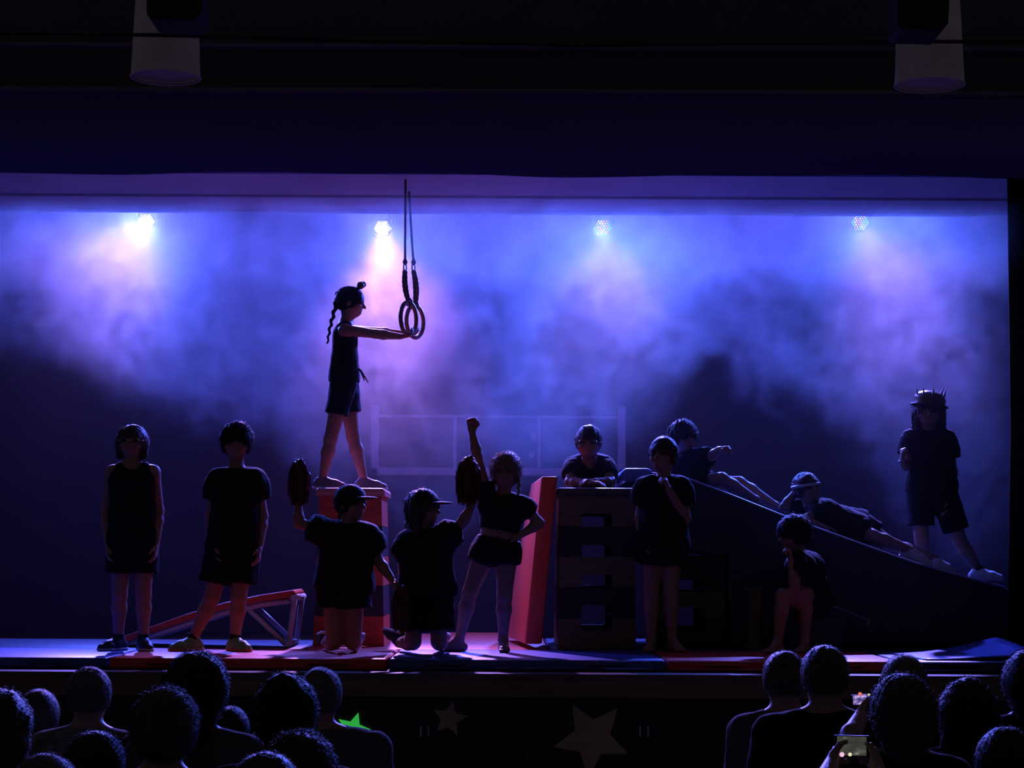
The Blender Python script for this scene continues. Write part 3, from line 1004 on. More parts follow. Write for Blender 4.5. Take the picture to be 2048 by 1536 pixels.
def make_shoe(parent, an, fz, d, s, m, sole_m, sock=True, tilt=None, name='shoe'):
    d = Vector(d).normalized()
    upv = V(0, 0, 1) if tilt is None else Vector(tilt).normalized()
    d = (d - upv * d.dot(upv)).normalized()
    w = upv.cross(d)
    base = an + upv * (fz - an.z) if tilt is None else an - upv * .078 * s
    heel = base - d * .04 * s; ball = base + d * .10 * s; toe = base + d * .155 * s
    S = SDF(.006)
    S.cone(heel + upv * .035 * s, ball + upv * .030 * s, .037 * s, .036 * s, .02)
    S.cone(ball + upv * .03 * s, toe + upv * .022 * s, .040 * s, .028 * s, .02)
    S.cone(base + upv * .075 * s - d * .01 * s, base + upv * .04 * s + d * .03 * s, .038 * s, .040 * s, .025)
    S.cone(base + upv * .06 * s + d * .03 * s, ball + upv * .035 * s, .030 * s, .025 * s, .02)
    S.cut(base + upv * .014 * s, -upv)
    S.cut(base + upv * .092 * s - d * .02, upv * 1.0 + d * -.15)
    sh = link(name, S.mesh('shoe'), m, parent)
    Z = SDF(.006)
    Z.cone(heel + upv * .02 * s, ball + upv * .02 * s, .042 * s, .042 * s, .01)
    Z.cone(ball + upv * .02 * s, toe + upv * .02 * s, .044 * s, .034 * s, .01)
    Z.cut(base + upv * .001, -upv); Z.cut(base + upv * .019 * s, upv)
    link('sole', Z.mesh('sole'), sole_m, sh)
    bm = bmesh.new()
    for i in range(4):
        q = base + upv * (.078 - .011 * i) * s + d * (.045 + .022 * i) * s
        add_tube(bm, [q - w * .024 * s, q + upv * .008 * s, q + w * .024 * s], .004 * s, 6)
    obj('laces', bm, 'sole_white', sh, True)
    if sock:
        K = SDF(.006)
        K.tubec(base + upv * .07 * s, base + upv * .115 * s, .038 * s, .040 * s, .01)
        link('sock', K.mesh('sock'), 'sock', sh)
    return sh


def hair_cap(S, c, H, fr, grow=.09, low=.35, fringe=.12, back=.0):
    f, r, u = fr
    ax = [r, f, u]
    S.ell(c + u * .09 * H - f * (.06 + back) * H, ((.37 + grow) * H, (.455 + grow) * H, (.43 + grow) * H), ax, .02)
    # open the face and trim the bottom
    S.ell(c + f * .62 * H - u * (.42 - fringe * 0 + .05) * H, (.40 * H, .50 * H, (.46 + fringe) * H), ax, .02, 'sub')
    S.cut(c - u * low * H, -u + f * -.15)


def build_cap(parent, c, H, fr, brim=True, m='cap'):
    f, r, u = fr
    ax = [r, f, u]
    S = SDF(.006)
    S.ell(c + u * .12 * H - f * .04 * H, (.44 * H, .51 * H, .46 * H), ax, .02)
    S.cut(c + u * .13 * H, -u + f * .1)
    o = link('cap', S.mesh('cap'), m, parent)
    if brim:
        B = SDF(.005)
        B.ell(c + u * .17 * H + f * .52 * H, (.34 * H, .40 * H, .045 * H), ax, .01)
        B.cut(c + f * .36 * H, -f)
        link('brim', B.mesh('brim'), m, o)
    bm = bmesh.new()
    bmesh.ops.create_icosphere(bm, subdivisions=2, radius=.03 * H, matrix=Matrix.Translation(c + u * .585 * H - f * .04 * H))
    obj('button', bm, m, o, True)
    return o


def person(label, Y, J, yaw=0, pitch=0, roll=0, H=.235, s=1.0, skin='skin', hair=None, shirt='black', shorts='black2', sleeve=.55,
           shirt_hem=None, shorts_hem=.55, shirt_fit=.018, short_fit=.024, feet=None, toes=(-25, 25), fz=MT, hand=None, cap=False, midriff=False,
           tank=False, eyes=True, curl=(.25, .25), footz=None, kneel=False, chest=1.0, extra=None, depth=1.0):
    W = {k: P(v[0], v[1], Y + (v[2] if len(v) > 2 else 0)) for k, v in J.items()}
    footz = footz or {}
    for k in ('aL', 'aR'):
        if not kneel and k not in footz.get('free', ()):
            W[k].z = footz.get(k, fz) + .08 * s
    base = (W['aL'] + W['aR']) / 2
    root = empty('person', V(base.x, base.y, min(W['aL'].z, W['aR'].z) - .08 * s))
    tag(root, label, 'person')
    fr = head_frame(yaw, pitch, roll)
    f, r, u = fr
    hc = W['head']
    nk = W['neck']
    cen = lambda a, b, t: a.lerp(b, t)
    S = SDF(.0062)
    sdf_head(S, hc, H, fr)
    S.cone(nk - V(0, 0, .02), hc - u * .2 * H - f * .06 * H, .050 * s, .047 * s, .025)
    sm = (W['sL'] + W['sR']) / 2; hm = (W['hL'] + W['hR']) / 2
    cols = {}
    for sd in 'LR':
        sh, hp = W['s' + sd], W['h' + sd]
        c0 = cen(sh, sm, .52) + (hm - sm) * .12
        wa = cen(cen(sh, sm, .58), cen(hp, hm, .25), .62)
        hb = cen(hp, hm, .12)
        cols[sd] = (c0, wa, hb)
        S.cone(nk.lerp(sm, .35), sh + (hm - sm) * .02, .046 * s, .046 * s, .03)
        S.cone(c0, wa, .080 * s * chest * depth, .070 * s * chest * depth, .05)
        S.cone(wa, hb, .070 * s * chest * depth, .086 * s * depth, .05)
        e, wv = W['e' + sd], W['w' + sd]
        S.cone(sh, e, .044 * s, .034 * s, .02)
        S.cone(e, e.lerp(wv, .3), .034 * s, .036 * s, .015)
        S.cone(e.lerp(wv, .3), wv, .036 * s, .023 * s, .015)
        kn, an = W['k' + sd], W['a' + sd]
        S.cone(hp, kn, .080 * s, .052 * s, .03)
        S.cone(kn, kn.lerp(an, .32), .049 * s, .051 * s, .02)
        S.cone(kn.lerp(an, .32), an, .051 * s, .031 * s, .02)
        if hand and sd in hand:
            hd_ = hand[sd]
            S_d, S_n, S_t = hd_[0], hd_[1], hd_[2]
            cu = hd_[3] if len(hd_) > 3 else .25
        else:
            S_d = (wv - e).normalized()
            S_n = V(1 if sd == 'L' else -1, 0, 0)
            S_t = V(0, -1, 0)
            cu = curl[0] if sd == 'L' else curl[1]
        sdf_hand(S, wv, S_d, S_n, S_t, cu, s)
    ft = feet or ('bare', None, None)
    td = {'L': yawdir(toes[0]), 'R': yawdir(toes[1])}
    if ft[0] == 'bare':
        for sd in 'LR':
            if kneel:
                a = W['a' + sd]
                S.cone(a, a + V(0, .12 * s, -.01), .030 * s, .02 * s, .02)
            else:
                bare_foot(S, W['a' + sd], footz.get('a' + sd, fz), td[sd], s)
    body = link('body', S.mesh('body'), skin, root)
    if eyes:
        for q in (-1, 1):
            bm = bmesh.new()
            bmesh.ops.create_icosphere(bm, subdivisions=2, radius=.05 * H, matrix=Matrix.Translation(hc + f * .375 * H + r * q * .155 * H + u * .02 * H))
            obj('eye', bm, 'eye', body, True)
    if ft[0] != 'bare':
        for sd in 'LR':
            tl_ = footz.get('tilt' + sd)
            make_shoe(root, W['a' + sd], footz.get('a' + sd, fz), footz.get('dir' + sd, td[sd]), s, ft[1], ft[2], ft[0] == 'shoe_sock', tl_)
    # shirt
    down = (hm - sm).normalized()
    if shirt:
        T = SDF(.0085)
        fit = shirt_fit
        hem = shirt_hem if shirt_hem is not None else 1.0
        for sd in 'LR':
            c0, wa, hb = cols[sd]
            he = wa.lerp(hb, hem) if hem > 0 else wa.lerp(c0, -hem)
            if not tank:
                T.cone(nk.lerp(sm, .55), W['s' + sd] + down * .02, .05 * s + fit * .5, .050 * s + fit * .6, .03)
            else:
                st = W['s' + sd].lerp(sm, .42)
                T.cone(st - down * .03, st + down * .08, .034 * s, .045 * s, .03)
            T.cone(c0, wa, .080 * s * chest * depth + fit, .072 * s * chest * depth + fit * 1.1, .05)
            if hem > 0:
                T.cone(wa, he, .072 * s * chest * depth + fit * 1.1, .086 * s * depth + fit * 1.2, .05)
                T.cone(he, he + down * .10, .086 * s * depth + fit * 1.2, .088 * s * depth + fit * 1.3, .04)
            if not tank:
                sh, e = W['s' + sd], W['e' + sd]
                T.cone(sh, sh.lerp(e, sleeve * .5), .048 * s + fit * .7, .050 * s + fit, .03)
                T.tubec(sh.lerp(e, .1), sh.lerp(e, sleeve), .046 * s + fit * .9, .047 * s + fit * 1.0, .03)
        hl = (cols['L'][1].lerp(cols['L'][2], hem) + cols['R'][1].lerp(cols['R'][2], hem)) / 2 if hem > 0 else (cols['L'][1].lerp(cols['L'][0], -hem) + cols['R'][1].lerp(cols['R'][0], -hem)) / 2
        if hem <= 0:
            T.cut(hl, down)
        else:
            T.cut(hl + down * .05, down)
        T.ell(nk + V(0, 0, .035) + f * .01, (.062 * s, .062 * s, .07 * s), None, .01, 'sub')
        T.noise(.0035, 26, (1, 1, .5), int(nk.x * 100) % 50)
        link('tank_top' if tank else 'shirt', T.mesh('shirt'), shirt, root)
    if shorts:
        T = SDF(.0085)
        ft_ = short_fit
        for sd in 'LR':
            c0, wa, hb = cols[sd]
            T.cone(wa.lerp(hb, .35), hb, .076 * s * depth + ft_ * .4, .090 * s * depth + ft_ * .5, .05)
            hp, kn = W['h' + sd], W['k' + sd]
            T.cone(hp, hp.lerp(kn, shorts_hem * .4), .084 * s + ft_ * .6, .080 * s + ft_, .04)
            T.tubec(hp.lerp(kn, .02), hp.lerp(kn, shorts_hem), .080 * s + ft_ * .8, .074 * s + ft_ * 1.35, .02)
        wl = (cols['L'][1].lerp(cols['L'][2], .35) + cols['R'][1].lerp(cols['R'][2], .35)) / 2
        T.cut(wl, -down)
        T.noise(.004, 24, (1, 1, .5), int(nk.x * 130) % 50)
        link('shorts', T.mesh('shorts'), shorts, root)
    # hair
    if hair:
        style, hm_ = hair
        K = SDF(.0065)
        if style == 'short':
            hair_cap(K, hc, H, fr, .055, .30, .10)
            K.noise(.004, 70, (1, 1, .6), int(hc.x * 50) % 40)
        elif style == 'tousled':
            hair_cap(K, hc, H, fr, .085, .28, .08)
            K.noise(.010, 55, (1, 1, .8), int(hc.x * 50) % 40)
        elif style == 'bob':
            K.ell(hc + u * .06 * H - f * .06 * H, (.46 * H, .54 * H, .48 * H), [r, f, u], .03)
            for q in (-1, 1):
                K.cone(hc + r * q * .33 * H - f * .08 * H, hc + r * q * .36 * H - u * .42 * H - f * .05 * H, .15 * H, .12 * H, .04)
            K.cone(hc - f * .25 * H, hc - f * .27 * H - u * .40 * H, .28 * H, .26 * H, .05)
            K.ell(hc + f * .66 * H - u * .30 * H, (.36 * H, .48 * H, .46 * H), [r, f, u], .02, 'sub')
            K.cut(hc - u * .52 * H, -u)
            K.noise(.006, 90, (1, 1, .15), 3)
        elif style == 'long':
            hair_cap(K, hc, H, fr, .07, .25, .12)
            for q in (-1, 1):
                K.cone(hc + r * q * .36 * H - f * .06 * H, hc + r * q * .42 * H - u * .62 * H - f * .02 * H, .15 * H, .13 * H, .04)
            K.cone(hc - f * .28 * H, hc - f * .30 * H - u * .62 * H, .26 * H, .26 * H, .05)
            K.noise(.008, 80, (1, 1, .15), 5)
        elif style == 'braid':
            hair_cap(K, hc, H, fr, .045, .32, .10)
            K.noise(.004, 90, (1, 1, .2), 5)
        elif style == 'fuzzy':
            hair_cap(K, hc, H, fr, .085, .36, .12)
            K.noise(.004, 120, (1, 1, .7), 9)
        nst, lst = {'short': (1500, .014), 'tousled': (2200, .026), 'bob': (1200, .02), 'long': (1600, .025), 'braid': (900, .012), 'fuzzy': (3200, .03)}[style]
        ho = link('hair', add_strands(K.mesh('hair'), nst, lst, int(hc.x * 90) % 70), hm_, root)
    else:
        ho = None
    if cap:
        build_cap(root, hc, H, fr)
    return root, W, fr, ho


def braid(path, r0, r1, parent, m, name='braid', n=12):
    """plait as a chain of overlapping lobes"""
    S = SDF(.005)
    pts_ = [Vector(p) for p in path]
    tot = len(pts_) - 1
    for i in range(n):
        t = i / (n - 1) * tot
        k = min(int(t), tot - 1)
        p = pts_[k].lerp(pts_[k + 1], t - k)
        d = (pts_[k + 1] - pts_[k]).normalized()
        sd_ = d.cross(V(0, 1, 0)).normalized()
        rr = r0 + (r1 - r0) * i / (n - 1)
        q = 1 if i % 2 else -1
        S.cone(p + sd_ * q * rr * .45 - d * rr * .7, p - sd_ * q * rr * .2 + d * rr * .9, rr * .85, rr * .7, .006)
    return link(name, S.mesh(name), m, parent)


def glasses(parent, c, H, fr):
    f, r, u = fr
    bm = bmesh.new()
    for q in (-1, 1):
        cc = c + f * .47 * H + r * q * .17 * H + u * .02 * H
        add_tube(bm, [cc + r * .12 * H * math.cos(t) + u * .09 * H * math.sin(t) for t in np.linspace(0, 2 * PI, 17)[:-1]], .0016, 6, True)
        add_tube(bm, [cc + r * q * .12 * H, c + r * q * .40 * H + f * .40 * H + u * .03 * H, c + r * q * .405 * H - f * .02 * H + u * .03 * H], .003, 6)
    add_tube(bm, [c + f * .485 * H - r * .05 * H + u * .03 * H, c + f * .485 * H + r * .05 * H + u * .03 * H], .0025, 6)
    return obj('glasses', bm, 'glass_rim', parent, True)


# ---- 1: girl with bob at the far left
p1, W1, f1_, _ = person('performer in a black tank top and glasses standing at the far left', 13.5, {
    'head': (264, 884), 'neck': (264, 926), 'sL': (224, 943), 'sR': (307, 943), 'eL': (211, 1022, .02), 'eR': (318, 1022, .02), 'wL': (215, 1090, -.04), 'wR': (312, 1090, -.04),
    'hL': (243, 1085), 'hR': (287, 1085), 'kL': (239, 1188, -.01), 'kR': (287, 1188, -.01), 'aL': (237, 1275, .03), 'aR': (287, 1275, .03)},
    yaw=0, H=.215, s=.97, hair=('bob', 'hair_brown'), tank=True, feet=('shoe_sock', 'shoe_dark', 'sole_white'), toes=(-35, 25), shorts_hem=.60, shirt_hem=.9, short_fit=.02)
glasses(p1, W1['head'], .215, f1_)
# ---- 2: boy in green shoes
p2, W2, _, _ = person('performer in a black T-shirt and green shoes standing beside the springboard', 13.5, {
    'head': (473, 885), 'neck': (473, 937), 'sL': (436, 957), 'sR': (512, 957), 'eL': (421, 1032, .03), 'eR': (526, 1032, .03), 'wL': (428, 1092, -.05), 'wR': (519, 1095, -.05),
    'hL': (446, 1095), 'hR': (488, 1095), 'kL': (424, 1195, -.02), 'kR': (478, 1195, -.02), 'aL': (386, 1278, .02), 'aR': (470, 1278, .02)},
    yaw=4, H=.235, s=1.0, hair=('tousled', 'hair_dark'), feet=('shoe_sock', 'shoe_green', 'sole_orange'), toes=(-48, 40), sleeve=.55, shorts_hem=.72, shirt_hem=.75, shirt_fit=.03, short_fit=.03)
# ---- 3: girl on the vaulting box, in profile
p3, W3, f3, h3 = person('performer in profile standing on the red vaulting box and holding the rings', 14.66, {
    'head': (702, 606), 'neck': (692, 643), 'sL': (690, 660, .13), 'sR': (690, 660, -.13), 'eL': (752, 664, .15), 'eR': (752, 668, -.20), 'wL': (812, 668, .12), 'wR': (800, 673, -.24),
    'hL': (690, 762, .07), 'hR': (688, 762, -.07), 'kL': (706, 872, .08), 'kR': (661, 877, -.08), 'aL': (728, 952, .09), 'aR': (645, 952, -.09)},
    yaw=88, pitch=-8, H=.215, s=.93, hair=('braid', 'hair_dark'), tank=True, feet=('shoe', 'shoe_grey', 'sole_white'), toes=(88, 86), fz=VT1 + .001, shorts_hem=.58, shirt_hem=.7,
    hand={'L': (V(1, 0, .10), V(0, 0, 1), V(0, -1, 0), .55), 'R': (V(1, 0, .10), V(0, 0, 1), V(0, 1, 0), .5)}, short_fit=.014)
braid([P(676, 592, 14.66), P(668, 625, 14.66), P(660, 655, 14.66), P(655, 684, 14.66)], .021, .010, h3, 'hair_dark')
bm = bmesh.new()
bmesh.ops.create_icosphere(bm, subdivisions=3, radius=.028, matrix=Matrix.Translation(P(721, 571, 14.66)))
bb = obj('headband_ball', bm, 'crown', p3, True)
bm = bmesh.new()
bmesh.ops.create_icosphere(bm, subdivisions=3, radius=.024, matrix=Matrix.Translation(P(726, 569, 14.72)))
obj('headband_ball', bm, 'crown', p3, True)
obj('headband_spring', tubebm([P(716, 584, 14.66), P(719, 577, 14.66), P(721, 572, 14.66)], .006, 6), 'steel', p3, True)
f, r, u = f3
obj('headband', tubebm([W3['head'] + r * .42 * .215 * math.cos(t) + u * (.02 + .50 * math.sin(t)) * .215 + f * .12 * .215 * math.sin(t) for t in np.linspace(0, PI, 17)], .008, 6), 'cap', p3, True)
for q, (ex, ey) in enumerate(((737, 766), (729, 762))):
    obj('waist_tie', tubebm([P(708, 728, 14.6), P(722, 742, 14.58), P(ex, ey, 14.58)], [.008, .008, .003], 6), 'black', p3, True)

# ---- 4: kneeling child with cap, pompom raised at left
p4, W4, f4, _ = person('kneeling performer in a cap raising a pom-pom in front of the red vaulting box', 13.35, {
    'head': (702, 1008), 'neck': (697, 1052), 'sL': (655, 1066, .02), 'sR': (738, 1070), 'eL': (597, 1046, -.03), 'eR': (757, 1122, .02), 'wL': (597, 1010, -.02), 'wR': (786, 1162, -.05),
    'hL': (668, 1168, .02), 'hR': (708, 1168, .02), 'kL': (668, 1283, -.02), 'kR': (706, 1283, -.02), 'aL': (649, 1287, .34), 'aR': (712, 1287, .34)},
    yaw=55, H=.225, s=1.0, hair=('short', 'hair_dark'), feet=('shoe', 'shoe_dark', 'sole_white'), kneel=True, cap=True, shirt_fit=.042, sleeve=.60, shirt_hem=.9, shorts_hem=.42, short_fit=.034,
    footz={'dirL': V(-.2, 1, 0), 'tiltL': V(0, -.1, -1), 'dirR': V(.1, 1, 0), 'tiltR': V(0, -.1, -1)}, hand={'L': (V(0, 0, 1), V(0, -1, 0), V(1, 0, 0), .8)})
# ---- 5: kneeling girl with cap and ponytail
p5, W5, f5, h5 = person('kneeling performer in a cap and long shirt raising a pom-pom at right', 13.35, {
    'head': (848, 1018), 'neck': (846, 1065), 'sL': (815, 1085), 'sR': (888, 1078), 'eL': (806, 1130, -.02), 'eR': (925, 1044, -.02), 'wL': (812, 1172, -.06), 'wR': (943, 1012, -.03),
    'hL': (834, 1178), 'hR': (872, 1178), 'kL': (826, 1284, -.04), 'kR': (878, 1284, -.04), 'aL': (797, 1286, .30), 'aR': (884, 1287, .33)},
    yaw=62, H=.225, s=.98, hair=('long', 'hair_brown'), feet=('shoe', 'shoe_dark', 'sole_white'), kneel=True, cap=True, shirt_fit=.045, sleeve=.55, shirt_hem=1.0, shorts_hem=.80, short_fit=.03,
    footz={'dirL': V(-.8, .8, 0), 'tiltL': V(-.3, -.1, -1), 'dirR': V(.1, 1, 0), 'tiltR': V(0, -.1, -1)}, hand={'R': (V(0, 0, 1), V(0, -1, 0), V(-1, 0, 0), .8)})
braid([P(824, 1020, 13.4), P(818, 1045, 13.42), P(820, 1072, 13.42)], .034, .022, h5, 'hair_brown', 'ponytail', 7)
# ---- 6: girl with raised fist
p6, W6, f6, h6 = person('barefoot performer with raised fist and hand on hip in a cropped top', 13.6, {
    'head': (1011, 944), 'neck': (1008, 988), 'sL': (975, 1003), 'sR': (1045, 1010), 'eL': (955, 912, -.02), 'eR': (1079, 1046, .02), 'wL': (944, 862, -.02), 'wR': (1041, 1070, -.05),
    'hL': (972, 1098), 'hR': (1014, 1098), 'kL': (940, 1185, -.02), 'kR': (1009, 1192, -.03), 'aL': (919, 1278, .02), 'aR': (1006, 1278, .0)},
    yaw=-6, H=.225, s=.96, hair=('fuzzy', 'hair_fair'), toes=(-70, 5), shirt_hem=-.05, sleeve=.42, shirt_fit=.022, shorts_hem=.30, short_fit=.02, chest=.93,
    hand={'L': (V(-.02, 0, 1), V(0, -1, 0), V(1, 0, 0), 1.0), 'R': (V(-1, 0, -.1), V(0, .3, -1), V(0, -1, 0), .5)})
braid([P(1032, 948, 13.6), P(1038, 965, 13.6), P(1037, 990, 13.58)], .018, .010, h6, 'hair_fair', 'pigtail', 9)
braid([P(992, 948, 13.66), P(986, 968, 13.68), P(986, 990, 13.68)], .018, .010, h6, 'hair_fair', 'pigtail', 9)
# ---- 7: boy leaning on the dark box
p7, W7, f7, _ = person('performer propped on folded arms on top of the dark vaulting box', 14.5, {
    'head': (1177, 886, -.05), 'neck': (1179, 926, .02), 'sL': (1146, 932, .05), 'sR': (1212, 932, .05), 'eL': (1139, 964, -.10), 'eR': (1222, 964, -.10), 'wL': (1178, 966, -.26), 'wR': (1192, 962, -.22),
    'hL': (1163, 957, .50), 'hR': (1199, 957, .50), 'kL': (1160, 962, .88), 'kR': (1202, 962, .88), 'aL': (1160, 985, 1.22), 'aR': (1202, 985, 1.22)},
    yaw=-5, pitch=-4, H=.225, s=.98, hair=('short', 'hair_brown'), shorts_hem=.5, feet=('shoe', 'shoe_dark', 'sole_white'), shirt_fit=.022, sleeve=.6, kneel=True, shirt_hem=.8,
    footz={'dirL': V(0, .6, -.8), 'tiltL': V(0, -.8, -.6), 'dirR': V(0, .6, -.8), 'tiltR': V(0, -.8, -.6)},
    hand={'L': (V(1, -.3, 0), V(0, 0, -1), V(0, 1, 0), .3), 'R': (V(-1, -.3, 0), V(0, 0, -1), V(0, 1, 0), .3)})
glasses(p7, W7['head'], .225, f7)
# ---- 8: boy standing in front of the ramp
p8, W8, f8, _ = person('barefoot performer standing beside the dark vaulting box with one hand at the chin', 13.75, {
    'head': (1326, 911), 'neck': (1328, 955), 'sL': (1290, 973), 'sR': (1362, 973), 'eL': (1279, 1035, .02), 'eR': (1372, 1038, -.04), 'wL': (1288, 1082, -.05), 'wR': (1338, 980, -.16),
    'hL': (1306, 1088), 'hR': (1344, 1088), 'kL': (1303, 1185, -.01), 'kR': (1341, 1185, -.01), 'aL': (1302, 1278), 'aR': (1344, 1278)},
    yaw=-28, H=.225, s=.95, hair=('short', 'hair_brown'), toes=(-12, 22), shirt_fit=.034, sleeve=.55, shorts_hem=.38, short_fit=.04, shirt_hem=.95,
    hand={'R': (V(-.35, -.2, 1), V(-.6, 0, .2), V(0, 1, .2), .7)})
# ---- 9: child reclining at the top of the ramp
p9, W9, f9, _ = person('performer lounging at the high end of the ramp pointing one arm right', 14.95, {
    'head': (1366, 876), 'neck': (1372, 912, .02), 'sL': (1350, 925, .08), 'sR': (1398, 918, -.06), 'eL': (1345, 958, .05), 'eR': (1424, 912, -.16), 'wL': (1372, 960, -.10), 'wR': (1438, 898, -.24),
    'hL': (1392, 968, .12), 'hR': (1398, 970, -.06), 'kL': (1478, 966, .12), 'kR': (1443, 958, -.16), 'aL': (1552, 1012, .10), 'aR': (1512, 1000, -.10)},
    yaw=35, H=.225, s=.93, hair=('tousled', 'hair_dark'), shorts_hem=.4, shirt_fit=.03, sleeve=.75, kneel=True,
    hand={'L': (V(1, -.2, 0), V(0, 0, -1), V(0, -1, 0), .1), 'R': (V(.6, -.3, .1), V(0, 0, -1), V(0, -1, 0), .7)})
# ---- 10: child with headband lying on the ramp
p10, W10, f10, _ = person('performer with a headband reclining on the ramp, hand behind the head', 14.75, {
    'head': (1614, 978), 'neck': (1622, 1013), 'sL': (1610, 1022, .10), 'sR': (1652, 1020, -.08), 'eL': (1568, 1014, .12), 'eR': (1604, 1040, -.16), 'wL': (1592, 982, .10), 'wR': (1640, 1050, -.22),
    'hL': (1716, 1048, .08), 'hR': (1712, 1058, -.08), 'kL': (1784, 1090, .10), 'kR': (1744, 1072, -.16), 'aL': (1872, 1118, .10), 'aR': (1822, 1100, -.14)},
    yaw=30, pitch=4, roll=8, H=.215, s=.93, hair=('short', 'hair_brown'), feet=('shoe', 'sole_white', 'sole_white'), kneel=True, shirt_fit=.03, sleeve=.5, shorts_hem=.5, depth=.9,
    footz={'dirL': V(.95, -.2, -.2), 'tiltL': V(.25, -.3, 1), 'dirR': V(.95, -.3, -.2), 'tiltR': V(.25, -.3, 1)},
    hand={'L': (V(.6, 0, .5), V(0, -1, 0), V(0, 0, 1), .3), 'R': (V(1, -.1, -.3), V(0, 0, -1), V(0, -1, 0), .1)})
f, r, u = f10
hb = obj('headband', tubebm([W10['head'] + r * .44 * .215 * math.cos(t) + u * .13 * .215 + f * (.49 * math.sin(t) - .05) * .215 for t in np.linspace(0, 2 * PI, 33)[:-1]], .010, 8, True), 'white_paint', p10, True)
# ---- 11: child in the crown hat
p11, W11, f11, h11 = person('performer in a spiked crown hat standing on the ramp at right', 15.1, {
    'head': (1857, 824), 'neck': (1857, 862), 'sL': (1822, 876), 'sR': (1893, 876), 'eL': (1812, 932, -.06), 'eR': (1906, 945, .02), 'wL': (1805, 922, -.24), 'wR': (1897, 1000, -.04),
    'hL': (1841, 985), 'hR': (1886, 985), 'kL': (1842, 1070), 'kR': (1920, 1082), 'aL': (1848, 1128), 'aR': (1957, 1150)},
    yaw=-8, H=.235, s=1.0, hair=('long', 'hair_brown'), feet=('shoe_sock', 'sole_white', 'sole_white'), toes=(-20, 65), footz={'aL': ramp_z(1856) - .0, 'aR': ramp_z(1965)},
    shirt_fit=.028, shirt_hem=.6, sleeve=.6, shorts_hem=.78, short_fit=.02, hand={'L': (V(-.1, -.4, 1), V(.8, 0, 0), V(0, 1, 0), .9)})
f, r, u = f11
hc = W11['head']
hat = empty('crown_hat', hc + V(0, 0, .08))
hat.parent = p11
hat.matrix_parent_inverse = p11.matrix_world.inverted()
Hh = .235
S = SDF(.006)
u = (u + r * -.12).normalized()
S.tubec(hc + u * .20 * Hh, hc + u * .44 * Hh, .50 * Hh, .47 * Hh, .01)
S.ell(hc + u * .42 * Hh, (.47 * Hh, .49 * Hh, .26 * Hh), [r, f, u], .02)
link('hat_crown', S.mesh('hat_crown'), 'crown', hat)
S = SDF(.006)
S.tubec(hc + u * .17 * Hh, hc + u * .23 * Hh, .62 * Hh, .58 * Hh, .01)
link('hat_brim', S.mesh('hat_brim'), 'cap', hat)
for i in range(9):
    a = 2 * PI * i / 9 + .3
    b_ = hc + u * .47 * Hh + (r * math.cos(a) + f * math.sin(a)) * .43 * Hh
    obj('spike', tubebm([b_, b_ + u * .10 * Hh, b_ + u * .28 * Hh + (r * math.cos(a) + f * math.sin(a)) * .04 * Hh], [.012, .008, .0015], 6), 'crown', hat)
obj('hand_glint', tubebm([W11['wL'] + V(.028 * math.cos(t), .028 * math.sin(t), .0) for t in np.linspace(0, 2 * PI, 17)[:-1]], .006, 6, True), 'steel', p11, True)  # steel loop added for a small glint near the hand
# ---- 12: child sitting in front of the ramp
sb = P(1622, 1270, 13.95)
so = obj('gym_block', boxbm(V(sb.x + .02, 13.98, MT + .11), (.34, .34, .218), bevel=.015, seg=3), 'mat_navy', None, True)
tag(so, 'low navy foam block the thoughtful performer sits on in front of the ramp', 'gym block')
p12, W12, f12, _ = person('performer sitting in front of the ramp with chin on hand', 13.85, {
    'head': (1586, 1070), 'neck': (1600, 1110, .04), 'sL': (1592, 1126, -.10), 'sR': (1622, 1124, .14), 'eL': (1590, 1178, -.20), 'eR': (1640, 1178, .10), 'wL': (1582, 1122, -.17), 'wR': (1612, 1186, -.10),
    'hL': (1618, 1208, .02), 'hR': (1634, 1206, .16), 'kL': (1566, 1192, -.22), 'kR': (1612, 1188, -.10), 'aL': (1556, 1280, -.22), 'aR': (1610, 1280, -.12)},
    yaw=-62, pitch=-8, H=.225, s=.93, hair=('tousled', 'hair_dark'), toes=(-40, -25), shirt_fit=.03, sleeve=.45, shorts_hem=.45,
    hand={'L': (V(-.15, 0, 1), V(-.5, 0, .4), V(0, 1, 0), .8)})


